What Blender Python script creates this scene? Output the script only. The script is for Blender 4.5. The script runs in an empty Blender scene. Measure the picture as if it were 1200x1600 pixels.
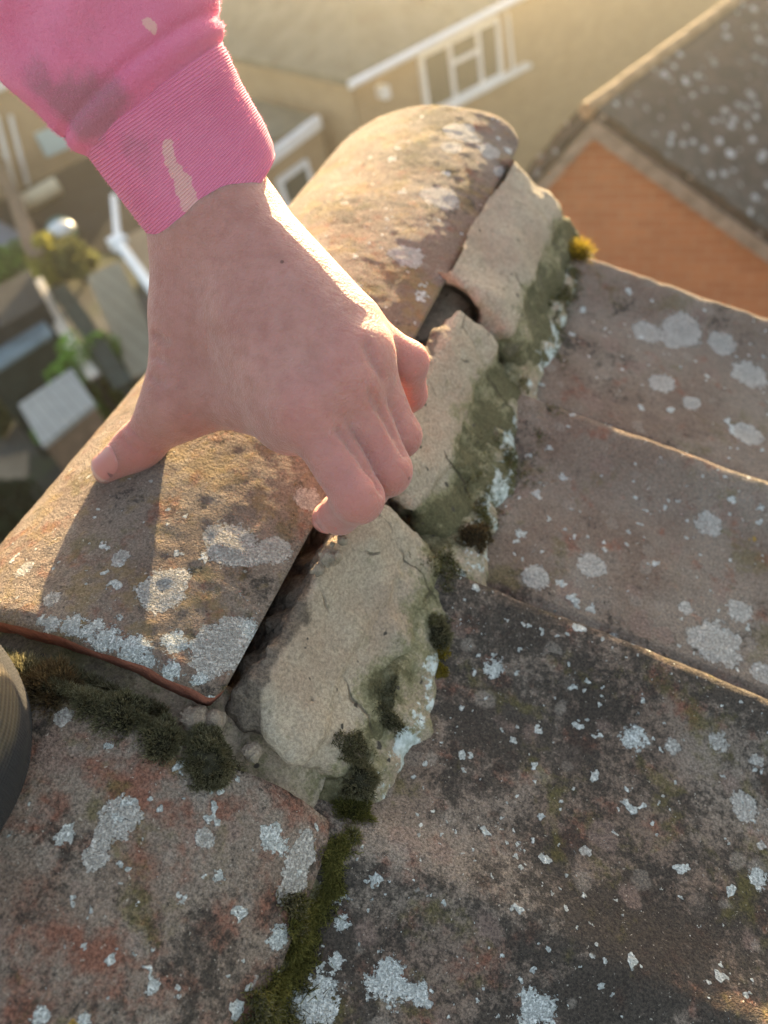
import bpy, math, random
import numpy as np
from mathutils import Matrix, Vector
random.seed(4); rng = np.random.default_rng(4)
SC = bpy.context.scene; COL = SC.collection

# ------------------------------------------------------------------ camera, sky, sun, exposure
FPX = 1130.0                                   # focal length in photo pixels (1200 wide)
CAMZ = 8.0                                     # the ridge stands about 7.8 m above the gardens
_D = np.array([300, 1000, FPX]); _D = _D / np.linalg.norm(_D)          # straight down, seen from the camera
_R = np.array([700, -1450, FPX]); _R = _R - _D * (_R @ _D); _R /= np.linalg.norm(_R)   # along the ridge
M = np.stack([np.cross(_D, _R), _R, -_D])      # camera axes -> world axes (x right of ridge, y along it, z up)
CP = np.array([0, 0, CAMZ])
cam = bpy.data.cameras.new("camera"); cam_o = bpy.data.objects.new("camera", cam); COL.objects.link(cam_o)
cam.sensor_fit = 'HORIZONTAL'; cam.sensor_width = 36; cam.lens = 36 * FPX / 1200
cam.clip_start = 0.01; cam.clip_end = 2000
cam.dof.use_dof = True; cam.dof.focus_distance = 0.264; cam.dof.aperture_fstop = 10.0
mw = Matrix.Identity(4)
for i in range(3):
    mw[i][0] = M[i, 0]; mw[i][1] = -M[i, 1]; mw[i][2] = -M[i, 2]; mw[i][3] = CP[i]
cam_o.matrix_world = mw
SC.camera = cam_o

SUN_EL, SUN_AZ = math.radians(6.8), math.radians(-15.0)      # azimuth from +Y (the ridge) towards +X
w = bpy.data.worlds.new("World"); SC.world = w; w.use_nodes = True
sky = w.node_tree.nodes.new("ShaderNodeTexSky"); sky.sky_type = 'NISHITA'; sky.sun_disc = False
sky.sun_elevation = SUN_EL; sky.sun_rotation = SUN_AZ; sky.air_density = 1.0; sky.dust_density = 2.0; sky.ozone_density = 1.0
bg = w.node_tree.nodes["Background"]; bg.inputs[1].default_value = 0.115
hs = w.node_tree.nodes.new("ShaderNodeHueSaturation"); hs.inputs["Saturation"].default_value = .68      # a thinly veiled sky, not a deep blue one
w.node_tree.links.new(sky.outputs[0], hs.inputs["Color"]); w.node_tree.links.new(hs.outputs[0], bg.inputs[0])
S = Vector((math.sin(SUN_AZ) * math.cos(SUN_EL), math.cos(SUN_AZ) * math.cos(SUN_EL), math.sin(SUN_EL)))
sl = bpy.data.lights.new("sun", 'SUN'); sl.energy = 5.0; sl.angle = math.radians(0.5); sl.color = (1.0, 0.75, 0.41)
so = bpy.data.objects.new("sun", sl); COL.objects.link(so); so.rotation_euler = S.to_track_quat('Z', 'Y').to_euler()
so.location = (-4, 8, 14)
SC.view_settings.view_transform = 'Standard'; SC.view_settings.look = 'None'
SC.view_settings.exposure = 2.62; SC.view_settings.gamma = 1
SC.cycles.max_bounces = 8; SC.cycles.volume_bounces = 0

# ------------------------------------------------------------------ measuring helpers
def ray(px, py): return M @ np.array([(px - 600) / FPX, (py - 800) / FPX, 1.0])
def at(px, py, z): return CP + ray(px, py) * z                   # a point at depth z (metres)
def on_level(px, py, h=0.0):
    r = ray(px, py); return CP + r * ((CAMZ - h) / -r[2])
def to_px(p):
    c = (np.asarray(p) - CP) @ M; return 600 + FPX * c[..., 0] / c[..., 2], 800 + FPX * c[..., 1] / c[..., 2]
def hit_cyl(px, py, cx, cz, r):
    d = ray(px, py); ox, oz = -cx, CAMZ - cz
    a = d[0]**2 + d[2]**2; b = 2 * (d[0] * ox + d[2] * oz); c = ox * ox + oz * oz - r * r
    q = max(b * b - 4 * a * c, 0); return CP + d * ((-b - q**0.5) / (2 * a))
LIFT = (-.211, CAMZ - .328, .13)       # lifted ridge tile: axis x, axis z, outer radius
LOW = (-.2195, CAMZ - .342, .14)       # the ridge tile still bedded
SLOPE = math.atan(.364)
def roof_z(x): return CAMZ - .318 - .364 * x
def hit_roof(px, py, lift=0.0):
    r = ray(px, py); s = (.318 - lift) / (-r[2] - .364 * r[0]); return CP + r * s
def hit_lift(px, py): return hit_cyl(px, py, *LIFT)
def hit_low(px, py): return hit_cyl(px, py, *LOW)

# ------------------------------------------------------------------ numpy noise
def _hash(i, j, k):
    n = (i * 73856093) ^ (j * 19349663) ^ (k * 83492791)
    n = (n ^ (n >> 13)) * 1274126177 & 0x7fffffff
    return ((n ^ (n >> 16)) & 0xffff) / 65535.0
def vnoise(p):
    p = np.asarray(p, dtype=np.float64); f = np.floor(p).astype(np.int64); t = p - f; t = t * t * (3 - 2 * t)
    r = 0
    for a in (0, 1):
        for b in (0, 1):
            for c in (0, 1):
                wgt = (t[..., 0] if a else 1 - t[..., 0]) * (t[..., 1] if b else 1 - t[..., 1]) * (t[..., 2] if c else 1 - t[..., 2])
                r = r + wgt * _hash(f[..., 0] + a, f[..., 1] + b, f[..., 2] + c)
    return r
def fbm(p, f, o=3, seed=0.0):
    r, a, s = 0, 1.0, 0
    for i in range(o):
        r = r + a * (vnoise(np.asarray(p) * f + 37.1 * (i + 1) + seed) - .5); s += a; a *= .5; f *= 2.03
    return r / s * 2
def smooth(e0, e1, x):
    t = np.clip((x - e0) / (e1 - e0), 0, 1); return t * t * (3 - 2 * t)

# ------------------------------------------------------------------ mesh helpers
def mesh_np(name, V, Fc, mat, parent=None, attrs=None, shade=True, loc=None, fmat=None):
    """one mesh object out of vertex and face arrays; mats in a list; float attributes in a dict"""
    V = np.asarray(V, dtype=np.float64)
    loc = np.zeros(3) if loc is None else np.asarray(loc, dtype=float)
    me = bpy.data.meshes.new(name)
    if isinstance(Fc, np.ndarray):
        n, k = Fc.shape
        me.vertices.add(len(V)); me.vertices.foreach_set("co", (V - loc).astype(np.float32).ravel())
        me.loops.add(n * k); me.loops.foreach_set("vertex_index", Fc.astype(np.int32).ravel())
        me.polygons.add(n); me.polygons.foreach_set("loop_start", np.arange(0, n * k, k, dtype=np.int32))
        me.polygons.foreach_set("loop_total", np.full(n, k, dtype=np.int32))
        me.update(calc_edges=True); me.validate()
    else:
        me.from_pydata((V - loc).tolist(), [], [list(map(int, f)) for f in Fc]); me.update()
    for m in (mat if isinstance(mat, (list, tuple)) else [mat]): me.materials.append(m)
    if fmat is not None: me.polygons.foreach_set("material_index", np.asarray(fmat, dtype=np.int32))
    if shade: me.polygons.foreach_set("use_smooth", np.ones(len(me.polygons), dtype=bool))
    for k, a in (attrs or {}).items():
        at_ = me.attributes.new(k, 'FLOAT', 'POINT'); at_.data.foreach_set("value", np.asarray(a, dtype=np.float32))
    o = bpy.data.objects.new(name, me); COL.objects.link(o)
    if parent is not None:
        o.parent = parent; o.location = loc - np.array(parent_loc(parent))
    else: o.location = loc
    return o
def parent_loc(p):
    l = Vector(p.location)
    while p.parent: p = p.parent; l = l + Vector(p.location)
    return l
def tag(o, label=None, cat=None, group=None, kind=None):
    for k, v in (("label", label), ("category", cat), ("group", group), ("kind", kind)):
        if v: o[k] = v
    return o
def thing(name, label, cat, loc, group=None):
    o = bpy.data.objects.new(name, None); COL.objects.link(o); o.location = loc; o.empty_display_size = .05
    return tag(o, label, cat, group)
def grid_faces(n, m, wrap=False, off=0):
    i, j = np.meshgrid(np.arange(n - 1), np.arange(m if wrap else m - 1), indexing='ij')
    j2 = (j + 1) % m
    return (np.stack([i * m + j, i * m + j2, (i + 1) * m + j2, (i + 1) * m + j], -1).reshape(-1, 4)) + off
class MB:
    """collects boxes, prisms, tubes into one mesh"""
    def __init__(s): s.v = []; s.f = []
    def add(s, v, f):
        o = len(s.v); s.v += [tuple(map(float, p)) for p in v]; s.f += [[i + o for i in q] for q in f]; return s
    def prism(s, poly, d):
        """polygon (3D points) pushed along vector d"""
        n = len(poly); a = [np.asarray(p, float) for p in poly]; d = np.asarray(d, float)
        nn = sum((np.cross(a[i] - a[0], a[(i + 1) % n] - a[0]) for i in range(1, n)), np.zeros(3))
        if nn @ d > 0: a = a[::-1]
        return s.add(a + [p + d for p in a], [list(range(n)), list(range(2 * n - 1, n - 1, -1))] +
                     [[i, i + n, (i + 1) % n + n, (i + 1) % n] for i in range(n)])
    def box(s, c, ax, ay, az):
        c, ax, ay, az = (np.asarray(q, float) for q in (c, ax, ay, az))
        p = [c - ax - ay - az, c + ax - ay - az, c + ax + ay - az, c - ax + ay - az]
        return s.prism(p, 2 * az)
    def tube(s, pts, r, n=10):
        pts = [np.asarray(p, float) for p in pts]; rr = r if isinstance(r, (list, tuple)) else [r] * len(pts)
        vs, fs = [], []
        for i, p in enumerate(pts):
            t = pts[min(i + 1, len(pts) - 1)] - pts[max(i - 1, 0)]; t /= np.linalg.norm(t)
            u = np.cross(t, [0, 0, 1] if abs(t[2]) < .9 else [1, 0, 0]); u /= np.linalg.norm(u); q = np.cross(t, u)
            vs += [p + rr[i] * (math.cos(2 * math.pi * k / n) * u + math.sin(2 * math.pi * k / n) * q) for k in range(n)]
        for i in range(len(pts) - 1):
            fs += [[i * n + k, i * n + (k + 1) % n, (i + 1) * n + (k + 1) % n, (i + 1) * n + k] for k in range(n)]
        fs += [list(range(n))[::-1], list(range((len(pts) - 1) * n, len(pts) * n))]
        return s.add(vs, fs)
    def build(s, name, mat, parent=None, loc=None, bevel=0, smooth=False):
        if loc is None: loc = np.mean(s.v, 0)
        o = mesh_np(name, s.v, s.f, mat, parent, shade=smooth, loc=loc)
        if bevel:
            b = o.modifiers.new("bevel", 'BEVEL'); b.width = bevel; b.segments = 2
        return o

def surface_nets(f, org, h):
    """naive surface nets over a sampled distance field"""
    nx, ny, nz = f.shape; ins = f < 0
    c = ins[:-1, :-1, :-1].astype(np.int8)
    for a in (0, 1):
        for b in (0, 1):
            for d in (0, 1):
                if a + b + d: c = c + ins[a:nx - 1 + a, b:ny - 1 + b, d:nz - 1 + d]
    act = (c > 0) & (c < 8); I = np.argwhere(act); idx = -np.ones(act.shape, dtype=np.int64); idx[act] = np.arange(len(I))
    P = np.zeros((len(I), 3)); cnt = np.zeros(len(I))
    cor = [(a, b, d) for a in (0, 1) for b in (0, 1) for d in (0, 1)]
    for p in cor:
        for q in cor:
            if sum(q) - sum(p) == 1 and all(q[k] >= p[k] for k in range(3)):
                fa = f[I[:, 0] + p[0], I[:, 1] + p[1], I[:, 2] + p[2]]; fb = f[I[:, 0] + q[0], I[:, 1] + q[1], I[:, 2] + q[2]]
                m = (fa < 0) != (fb < 0); t = np.where(m, fa / np.where(m, fa - fb, 1), 0)
                pos = np.array(p) + t[:, None] * (np.array(q) - np.array(p)); P[m] += pos[m]; cnt[m] += 1
    V = org + h * (I + P / cnt[:, None])
    Q = []
    for ax in range(3):
        sl0 = [slice(1, -1)] * 3; sl1 = [slice(1, -1)] * 3; sl0[ax] = slice(0, -1); sl1[ax] = slice(1, None)
        a, b = ins[tuple(sl0)], ins[tuple(sl1)]
        E = np.argwhere(a != b); s = a[a != b]
        base = E.copy()
        o1, o2 = [k for k in range(3) if k != ax]
        base[:, o1] += 1; base[:, o2] += 1
        def cell(d1, d2):
            g = base.copy(); g[:, o1] += d1; g[:, o2] += d2; return idx[g[:, 0], g[:, 1], g[:, 2]]
        q = np.stack([cell(-1, -1), cell(0, -1), cell(0, 0), cell(-1, 0)], -1)
        flip = s if ax != 1 else ~s
        q[~flip] = q[~flip][:, ::-1]
        Q.append(q)
    Q = np.concatenate(Q); Q = Q[(Q >= 0).all(1)]
    return V, Q
def sample_sdf(fn, lo, hi, h):
    lo, hi = np.asarray(lo, float), np.asarray(hi, float)
    ax = [np.arange(lo[i], hi[i] + h, h) for i in range(3)]
    out = np.empty((len(ax[0]), len(ax[1]), len(ax[2])))
    Y, Z = np.meshgrid(ax[1], ax[2], indexing='ij')
    for i0 in range(0, len(ax[0]), 16):
        xs = ax[0][i0:i0 + 16]
        p = np.empty((len(xs),) + Y.shape + (3,)); p[..., 0] = xs[:, None, None]; p[..., 1] = Y; p[..., 2] = Z
        out[i0:i0 + 16] = fn(p)
    return surface_nets(out, lo, h)
def smin(a, b, k):
    hh = np.clip(.5 + .5 * (b - a) / k, 0, 1); return b + (a - b) * hh - k * hh * (1 - hh)
def capsule(p, a, b, ra, rb):
    a, b = np.asarray(a, float), np.asarray(b, float); ab = b - a
    t = np.clip(((p - a) @ ab) / (ab @ ab), 0, 1)
    return np.linalg.norm(p - a - t[..., None] * ab, axis=-1) - (ra + (rb - ra) * t)

# ------------------------------------------------------------------ node helpers
def sock(nt, x, inp):
    if x is None: return
    if isinstance(x, bpy.types.NodeSocket): nt.links.new(x, inp)
    else:
        if inp.type == 'RGBA' and len(x) == 3: x = (*x, 1)
        inp.default_value = x
class NT:
    def __init__(s, name):
        s.m = bpy.data.materials.new(name); s.m.use_nodes = True; s.t = s.m.node_tree
        s.b = s.t.nodes["Principled BSDF"]; s.out = s.t.nodes["Material Output"]
        s.obj = s.t.nodes.new("ShaderNodeTexCoord").outputs["Object"]
    def n(s, kind, ins=None, **kw):
        nd = s.t.nodes.new(kind)
        for k, v in kw.items(): setattr(nd, k, v)
        for k, v in (ins or {}).items(): sock(s.t, v, nd.inputs[k])
        return nd
    def noise(s, scale, detail=3, rough=.55, vec=None, dist=0):
        return s.n("ShaderNodeTexNoise", {"Vector": vec or s.obj, "Scale": scale, "Detail": detail, "Roughness": rough, "Distortion": dist}).outputs[0]
    def map(s, v, a, b, c=0.0, d=1.0, kind='SMOOTHSTEP'):
        return s.n("ShaderNodeMapRange", {"Value": v, "From Min": a, "From Max": b, "To Min": c, "To Max": d}, interpolation_type=kind).outputs[0]
    def mix(s, f, a, b, mode='MIX'):
        nd = s.n("ShaderNodeMix", data_type='RGBA', blend_type=mode)
        sock(s.t, f, nd.inputs[0]); sock(s.t, a, nd.inputs[6]); sock(s.t, b, nd.inputs[7]); return nd.outputs[2]
    def math(s, op, a, b=None, c=None):
        nd = s.n("ShaderNodeMath", operation=op)
        for i, x in enumerate((a, b, c)):
            if x is not None: sock(s.t, x, nd.inputs[i])
        return nd.outputs[0]
    def attr(s, name): return s.n("ShaderNodeAttribute", attribute_name=name).outputs["Fac"]
    def vor(s, scale, vec=None, rnd=1.0):
        nd = s.n("ShaderNodeTexVoronoi", {"Vector": vec or s.obj, "Scale": scale, "Randomness": rnd}); return nd.outputs["Distance"], nd.outputs["Color"]
    def bump(s, h, dist, strength=1.0, nrm=None):
        nd = s.n("ShaderNodeBump", {"Height": h, "Distance": dist, "Strength": strength})
        if nrm is not None: s.t.links.new(nrm, nd.inputs["Normal"])
        return nd.outputs[0]
    def done(s, col=None, rough=.85, nrm=None, **kw):
        sock(s.t, col, s.b.inputs["Base Color"]); sock(s.t, rough, s.b.inputs["Roughness"])
        if nrm is not None: s.t.links.new(nrm, s.b.inputs["Normal"])
        for k, v in kw.items(): sock(s.t, v, s.b.inputs[k])
        return s.m

def warp(t, amt, scale):
    nz = t.n("ShaderNodeTexNoise", {"Vector": t.obj, "Scale": scale, "Detail": 2}).outputs["Color"]
    off = t.n("ShaderNodeVectorMath", {0: nz, 1: (.5, .5, .5)}, operation='SUBTRACT').outputs[0]
    sc = t.n("ShaderNodeVectorMath", {0: off, "Scale": amt}, operation='SCALE').outputs[0]
    return t.n("ShaderNodeVectorMath", {0: t.obj, 1: sc}, operation='ADD').outputs[0]

def tile_mat(name, red=.5, dark=.5, gold=0.0, seed=0.0, soft=0.0, dots=0.0):
    t = NT(name)
    off = t.n("ShaderNodeVectorMath", {0: t.obj, 1: (seed, seed * .7, 0)}, operation='ADD').outputs[0]; t.obj = off
    wv = warp(t, .007, 60)
    big = t.noise(16, 4, .6); mid = t.noise(55, 5, .65); fin = t.noise(260, 4, .7); gr = t.noise(1000, 4, .85)
    col = t.mix(t.map(big, .38, .62), (.190, .138, .108), (.240, .195, .160))
    col = t.mix(t.map(mid, .60 - .20 * red, .76 - .16 * red, 0, .85), col, (.215, .088, .058))
    # black algae, in broad clouds and in fine crumbs
    cloud = t.math('ADD', t.math('MULTIPLY', t.noise(11, 3, .6), .55), t.math('MULTIPLY', t.noise(38, 5, .72, dist=.5), .45))
    alg = t.math('ADD', t.math('MULTIPLY', cloud, .72), t.math('MULTIPLY', t.noise(330, 4, .75), .28))
    col = t.mix(t.map(alg, .56 - .11 * dark, .63 - .10 * dark, 0, .86), col, (.040, .034, .029))
    # round colonies, pinkish grey and pale, lying over the algae
    for sc, keep, cc, op in ((62, .40, (.235, .165, .138), .60), (95, .62, (.275, .235, .20), .55)):
        d, c = t.vor(sc, wv); cr = t.n("ShaderNodeSeparateColor", {0: c})
        rad = t.math('MULTIPLY', cr.outputs[0], .50)
        edge = t.math('ADD', t.math('SUBTRACT', rad, d), t.math('MULTIPLY', t.math('SUBTRACT', fin, .5), .35))
        col = t.mix(t.math('MULTIPLY', t.map(edge, -.06, .10), t.map(cr.outputs[1], keep, keep + .2, 0, op)), col, cc)
    col = t.mix(t.map(t.math('ADD', t.noise(30, 4, .6, dist=.5), t.math('MULTIPLY', t.math('SUBTRACT', fin, .5), .3)), .54 + .05 * soft, .68, 0, .62 - .3 * soft), col, (.115, .098, .030))
    # grain of the sanded face, black and pale specks
    col = t.mix(1.0, col, t.mix(t.map(gr, .36, .64), (.52 + .2 * soft,) * 3, (1.52 - .25 * soft, 1.49 - .25 * soft, 1.45 - .25 * soft)), 'MULTIPLY')
    col = t.mix(t.map(t.noise(480, 3, .7), .63, .70, 0, .75), col, (.025, .022, .02))
    col = t.mix(t.map(t.noise(700, 2, .6), .68, .73, 0, .7), col, (.50, .45, .38))
    if gold: col = t.mix(t.map(t.noise(48, 4, .7), .50, .62, 0, gold), col, (.30, .20, .045))
    # small white lichen dots
    dot = None
    patchy = t.noise(14, 3, .6)
    for sc, r_, keep, wsc in ((125, .34, .80 - dots, 260), (48, .22, .84, 170), (260, .30, .86 - dots, 500)):
        d3, c3 = t.vor(sc, warp(t, .9 / sc, wsc)); q3 = t.n("ShaderNodeSeparateColor", {0: c3})
        one = t.math('MULTIPLY', t.map(t.math('SUBTRACT', t.math('MULTIPLY', q3.outputs[1], r_), d3), -.01, .03),
                     t.map(t.math('ADD', q3.outputs[0], t.math('MULTIPLY', t.math('SUBTRACT', patchy, .5), .8)), keep, keep + .01))
        dot = one if dot is None else t.math('MAXIMUM', dot, one)
    # placed lichen thalli: signed field on the mesh, broken up by noise
    fr = t.math('ADD', t.math('MULTIPLY', t.math('SUBTRACT', t.noise(170, 3, .6), .5), 1.0), t.math('MULTIPLY', t.math('SUBTRACT', t.noise(620, 3, .75), .5), 1.0))
    mA = t.map(t.math('ADD', t.attr('lich_grey'), fr), .04, .10)
    mB = t.map(t.math('ADD', t.attr('lich_white'), t.math('MULTIPLY', fr, 1.9)), .04, .16)
    gA = t.map(t.noise(900, 2, .8), .35, .66)
    colA = t.mix(gA, (.37, .340, .305), (.72, .68, .63))
    colA = t.mix(t.map(t.math('ADD', t.attr('lich_grey'), t.math('MULTIPLY', fr, .6)), .25, .75, 0, .25), colA, t.mix(t.noise(240, 3, .7), (.20, .185, .165), (.40, .365, .33)))
    colB = t.mix(gA, (.42, .435, .415), (.84, .85, .82))
    col = t.mix(mA, col, colA)
    lich = t.math('MAXIMUM', mB, dot)
    col = t.mix(lich, col, colB)
    d4, c4 = t.vor(44, warp(t, .012, 150)); q4 = t.n("ShaderNodeSeparateColor", {0: c4})
    col = t.mix(t.math('MULTIPLY', t.map(t.math('SUBTRACT', t.math('MULTIPLY', q4.outputs[1], .20), d4), -.01, .03, 0, .85), t.map(q4.outputs[2], .935, .94)), col, (.40, .235, .035))
    allL = t.math('MAXIMUM', mA, lich)
    h = t.math('ADD', t.math('MULTIPLY', t.noise(750, 3, .75), .8), t.math('MULTIPLY', fin, 1.0))
    nb = t.bump(h, .0019, 1.0)
    nb = t.bump(t.math('MULTIPLY', allL, t.math('ADD', gA, .6)), .0009, .9, nb)
    return t.done(col, .93, nb, **{"Specular IOR Level": .25})

def plain(name, col, rough=.7, var=.15, scale=6.0, bump=0.0, **kw):
    t = NT(name); a = np.array(col)
    c = t.mix(t.map(t.noise(scale, 4, .6), .3, .7), tuple(a * (1 - var)), tuple(np.minimum(a * (1 + var), 1)))
    kw.setdefault("Specular IOR Level", .15)
    return t.done(c, rough, t.bump(t.noise(scale * 6, 3), bump) if bump else None, **kw)

# ------------------------------------------------------------------ ridge tiles
def blob_field(V, blobs, hit):
    f = np.full(len(V), -3.0)
    for px, py, r in blobs:
        c = hit(px, py); z = ((c - CP) @ M)[2]; rr = r * z / FPX * 1.12
        f = np.maximum(f, 1 - np.linalg.norm(V - c, axis=1) / rr)
    return f
def ridge_tile(name, cx, cz, ro, a0, a1, y0, y1, th, mats, grey, white, hit, na=150, ny=240, seed=0):
    ang = np.radians(np.linspace(a0, a1, na))
    ri = ro - th
    prof = [(ro, a) for a in ang] + [(ri, a) for a in ang[::-1]]
    pr = np.array([(cx + r * math.cos(a), cz + r * math.sin(a)) for r, a in prof])
    ys = np.linspace(y0, y1, ny); m = len(pr)
    V = np.empty((ny, m, 3)); V[:, :, 0] = pr[:, 0]; V[:, :, 2] = pr[:, 1]; V[:, :, 1] = ys[:, None]
    # worn rounded arrises and a slightly wavy hand-pressed face
    nrm = np.stack([(pr[:, 0] - cx), np.zeros(m), (pr[:, 1] - cz)], -1); nrm /= np.linalg.norm(nrm, axis=1)[:, None]
    outer = np.zeros(m); outer[:na] = 1
    V = V.reshape(-1, 3); N_ = np.tile(nrm, (ny, 1)); ou = np.tile(outer, ny)
    ed = np.minimum(V[:, 1] - y0, y1 - V[:, 1])
    V = V + N_ * ((fbm(V, 16, 2, seed) * .0010 + fbm(V, 200, 2, seed) * .00035) * np.where(ou > 0, 1, .6))[:, None]
    V = V - N_ * (ou * .0022 * np.clip(1 - ed / .006, 0, 1)**2)[:, None]
    arc = (np.tile(np.concatenate([ang, ang[::-1]]), ny) - ang[0]) * ro
    for R_c, far in ((.026 if y1 > .3 else .005, True), (.006, False)):
        pull = np.where(arc < R_c, R_c - np.sqrt(np.maximum(R_c**2 - (R_c - np.minimum(arc, R_c))**2, 0)), 0)
        if far: V[:, 1] = y0 + (V[:, 1] - y0) * (y1 - pull - y0) / (y1 - y0)
        else: V[:, 1] = y1 - (y1 - V[:, 1]) * (y1 - y0 - pull) / (y1 - y0)
    chip = fbm(V, 60, 3, seed + 5)
    V[:, 1] += np.where(ed < .004, chip * .0022, 0)
    F = [grid_faces(ny, m, True)]
    Fs = F[0][:, ::-1]
    cap = []
    for row, flip in ((0, False), (ny - 1, True)):
        o = row * m
        for i in range(na - 1):
            q = [o + i, o + i + 1, o + na + (na - 2 - i), o + na + (na - 1 - i)]
            cap.append(q[::-1] if flip else q)
    cap = np.array(cap)
    Fa = np.concatenate([Fs, cap]); fm = np.zeros(len(Fa), dtype=int); fm[len(Fs):] = 1
    return mesh_np(name, V, Fa, mats, None, {"lich_grey": blob_field(V, grey, hit), "lich_white": blob_field(V, white, hit)},
                   loc=(cx, (y0 + y1) / 2, cz), fmat=fm)
m_lift = tile_mat("lifted tile clay", red=.34, dark=.22, gold=.30, soft=.5, seed=3.1)
m_low = tile_mat("bedded tile clay", red=.75, dark=.72, seed=7.7)
tc = NT("raw red clay"); clay = tc.done(tc.mix(tc.map(tc.noise(120, 4, .7), .35, .65), (.22, .07, .042), (.36, .13, .08)), .95, tc.bump(tc.noise(600, 3, .7), .0015))
LG = [(362,853,38),(335,835,18),(385,868,20),(430,860,24),(405,868,14),(253,922,36),(240,935,22),(275,905,22),(480,778,20),(188,872,15),(340,1015,42),(365,990,30),(325,1040,24),(690,308,28),(720,205,25),(765,235,18),(785,270,14),(637,400,24),(620,398,14),(705,230,16),(550,450,15),(80,935,15),(38,888,16),(735,215,15),(672,305,16)]
LW = [(205,1015,25),(170,1000,22),(140,985,20),(110,975,16),(80,972,14),(60,968,10),(265,1050,18),(275,1005,20),(390,985,15),(285,1075,10),(310,1060,14),(230,1035,12),(155,978,9),(185,965,8)]
o = ridge_tile("ridge_tile", *LIFT, 56.5, 190, .0735, .527, .016, [m_lift, clay], LG, LW, hit_lift, seed=1)
tag(o, "long half-round clay ridge tile lifted off its mortar by the hand", "ridge tile", "clay ridge tiles")
WG = [(185,1278,30),(160,1310,16),(150,1340,20),(470,1340,24),(460,1370,26),(445,1395,16),(480,1310,16),(100,1120,15),(320,1310,15),(200,1262,16)]
WW = [(425,1310,18),(440,1325,14),(100,1305,15),(345,1370,10),(285,1405,8),(435,1465,18),(235,1250,6),(240,1540,10),(170,1165,8),(415,1300,10),(275,1555,9),(60,1590,14),(130,1595,12)]
o = ridge_tile("ridge_tile", LOW[0], LOW[1], LOW[2], 31, 149, -.392, .060, .014, [m_low, clay], WG, WW, hit_low, seed=2)
tag(o, "dark lichen-spotted ridge tile still bedded at the bottom left, below the moss cushion", "ridge tile", "clay ridge tiles")

# ------------------------------------------------------------------ roof tiles of the right-hand slope
un = np.array([math.cos(SLOPE), 0, -math.sin(SLOPE)]); nn = np.array([math.sin(SLOPE), 0, math.cos(SLOPE)])
APEX = np.array([-.2256, 0, roof_z(-.2256)])
def roof_tile(label, y0, y1, u0, u1, mat, grey, white, roll=None, verge=False, seed=0):
    nu, nv = 170, 110
    us = np.linspace(u0, u1, nu); vs = np.linspace(y0, y1, nv)
    U, Vv = np.meshgrid(us, vs, indexing='ij')
    h = .011 * smooth(y1 - .045, y1 - .006, Vv) - .007 * np.clip((Vv - (y1 - .005)) / .005, 0, 1)**2 - .002 * np.clip((y0 + .006 - Vv) / .006, 0, 1)
    if roll is not None: h = h + .009 * np.exp(-((Vv - roll) / .018)**2)
    h = h - .004 * np.clip(1 - (U - u0) / .006, 0, 1)**2
    P = APEX + U[..., None] * un + Vv[..., None] * np.array([0, 1, 0]) + h[..., None] * nn
    P = P + nn * (fbm(P, 18, 3, seed) * .0022 + fbm(P, 140, 2, seed) * .0007)[..., None]
    ed = np.minimum(Vv - y0, y1 - Vv)
    P[..., 1] += np.where(ed < .003, fbm(P, 55, 3, seed + 2) * .0015, 0)
    top = P.reshape(-1, 3); bot = (P - nn * .013).reshape(-1, 3)
    F = grid_faces(nu, nv); nb = len(top)
    b = list(range(nv)) + [i * nv + nv - 1 for i in range(1, nu)] + [(nu - 1) * nv + j for j in range(nv - 2, -1, -1)] + [i * nv for i in range(nu - 2, 0, -1)]
    side = np.array([[b[i], b[i] + nb, b[(i + 1) % len(b)] + nb, b[(i + 1) % len(b)]] for i in range(len(b))])
    Fa = np.concatenate([F, F[:, ::-1] + nb, side]); Va = np.concatenate([top, bot])
    o = mesh_np("roof_tile", Va, Fa, mat, None, {"lich_grey": blob_field(Va, grey, hit_roof), "lich_white": blob_field(Va, white, hit_roof)}, loc=P.mean((0, 1)))
    return tag(o, label, "roof tile", "clay roof tiles on the right-hand slope")
G1 = [(1010,520,22),(1065,520,30),(1125,540,22),(1035,600,20),(1080,630,14),(1170,585,28),(1168,678,22),(1000,470,14),(1050,535,16)]
G2 = [(925,885,22),(837,900,20),(1105,820,20),(1155,955,20),(1118,1005,38),(1095,1000,20),(1190,1052,18),(1070,950,12),(990,710,10),(1140,1000,18)]
W2 = [(815,835,10),(965,720,8),(880,745,7),(960,1000,10),(1100,1095,9)]
G3 = [(765,995,11),(1048,1165,13),(1178,1188,14),(1165,1260,22),(915,1330,9),(1115,1155,20),(1190,1320,8)]
W3 = [(728,980,18),(770,1045,16),(845,1025,11),(1075,1098,16),(990,1155,18),(1185,1375,14),(605,1535,30),(655,1555,18),(835,1580,28),(500,1560,30),(470,1580,28),(530,1400,16),(535,1440,14),(525,1500,12),(1095,1530,14),(1125,1525,14),(995,1510,14),(725,1405,11),(690,1412,8),(960,1450,8),(1180,1530,10),(780,1290,7),(810,1325,8),(960,1300,6)]
roof_tile("brown roof tile at the gable end with a sunlit far edge", .316, .461, .085, .62, tile_mat("verge tile clay", .20, .26, seed=11, soft=.7), G1, [], seed=11)
roof_tile("brown roof tile between the gable end tile and the blackened tile, with pale round lichens", .1865, .314, .082, .62, tile_mat("middle tile clay", .18, .46, seed=17, soft=.5, dots=.07), G2, W2, seed=17)
roof_tile("blackened roof tile nearest the camera, speckled with small white lichens", -.075, .1845, .080, .62, tile_mat("near tile clay", .36, 1.12, seed=23, dots=.20), G3, W3, roll=.056, seed=23)

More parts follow.
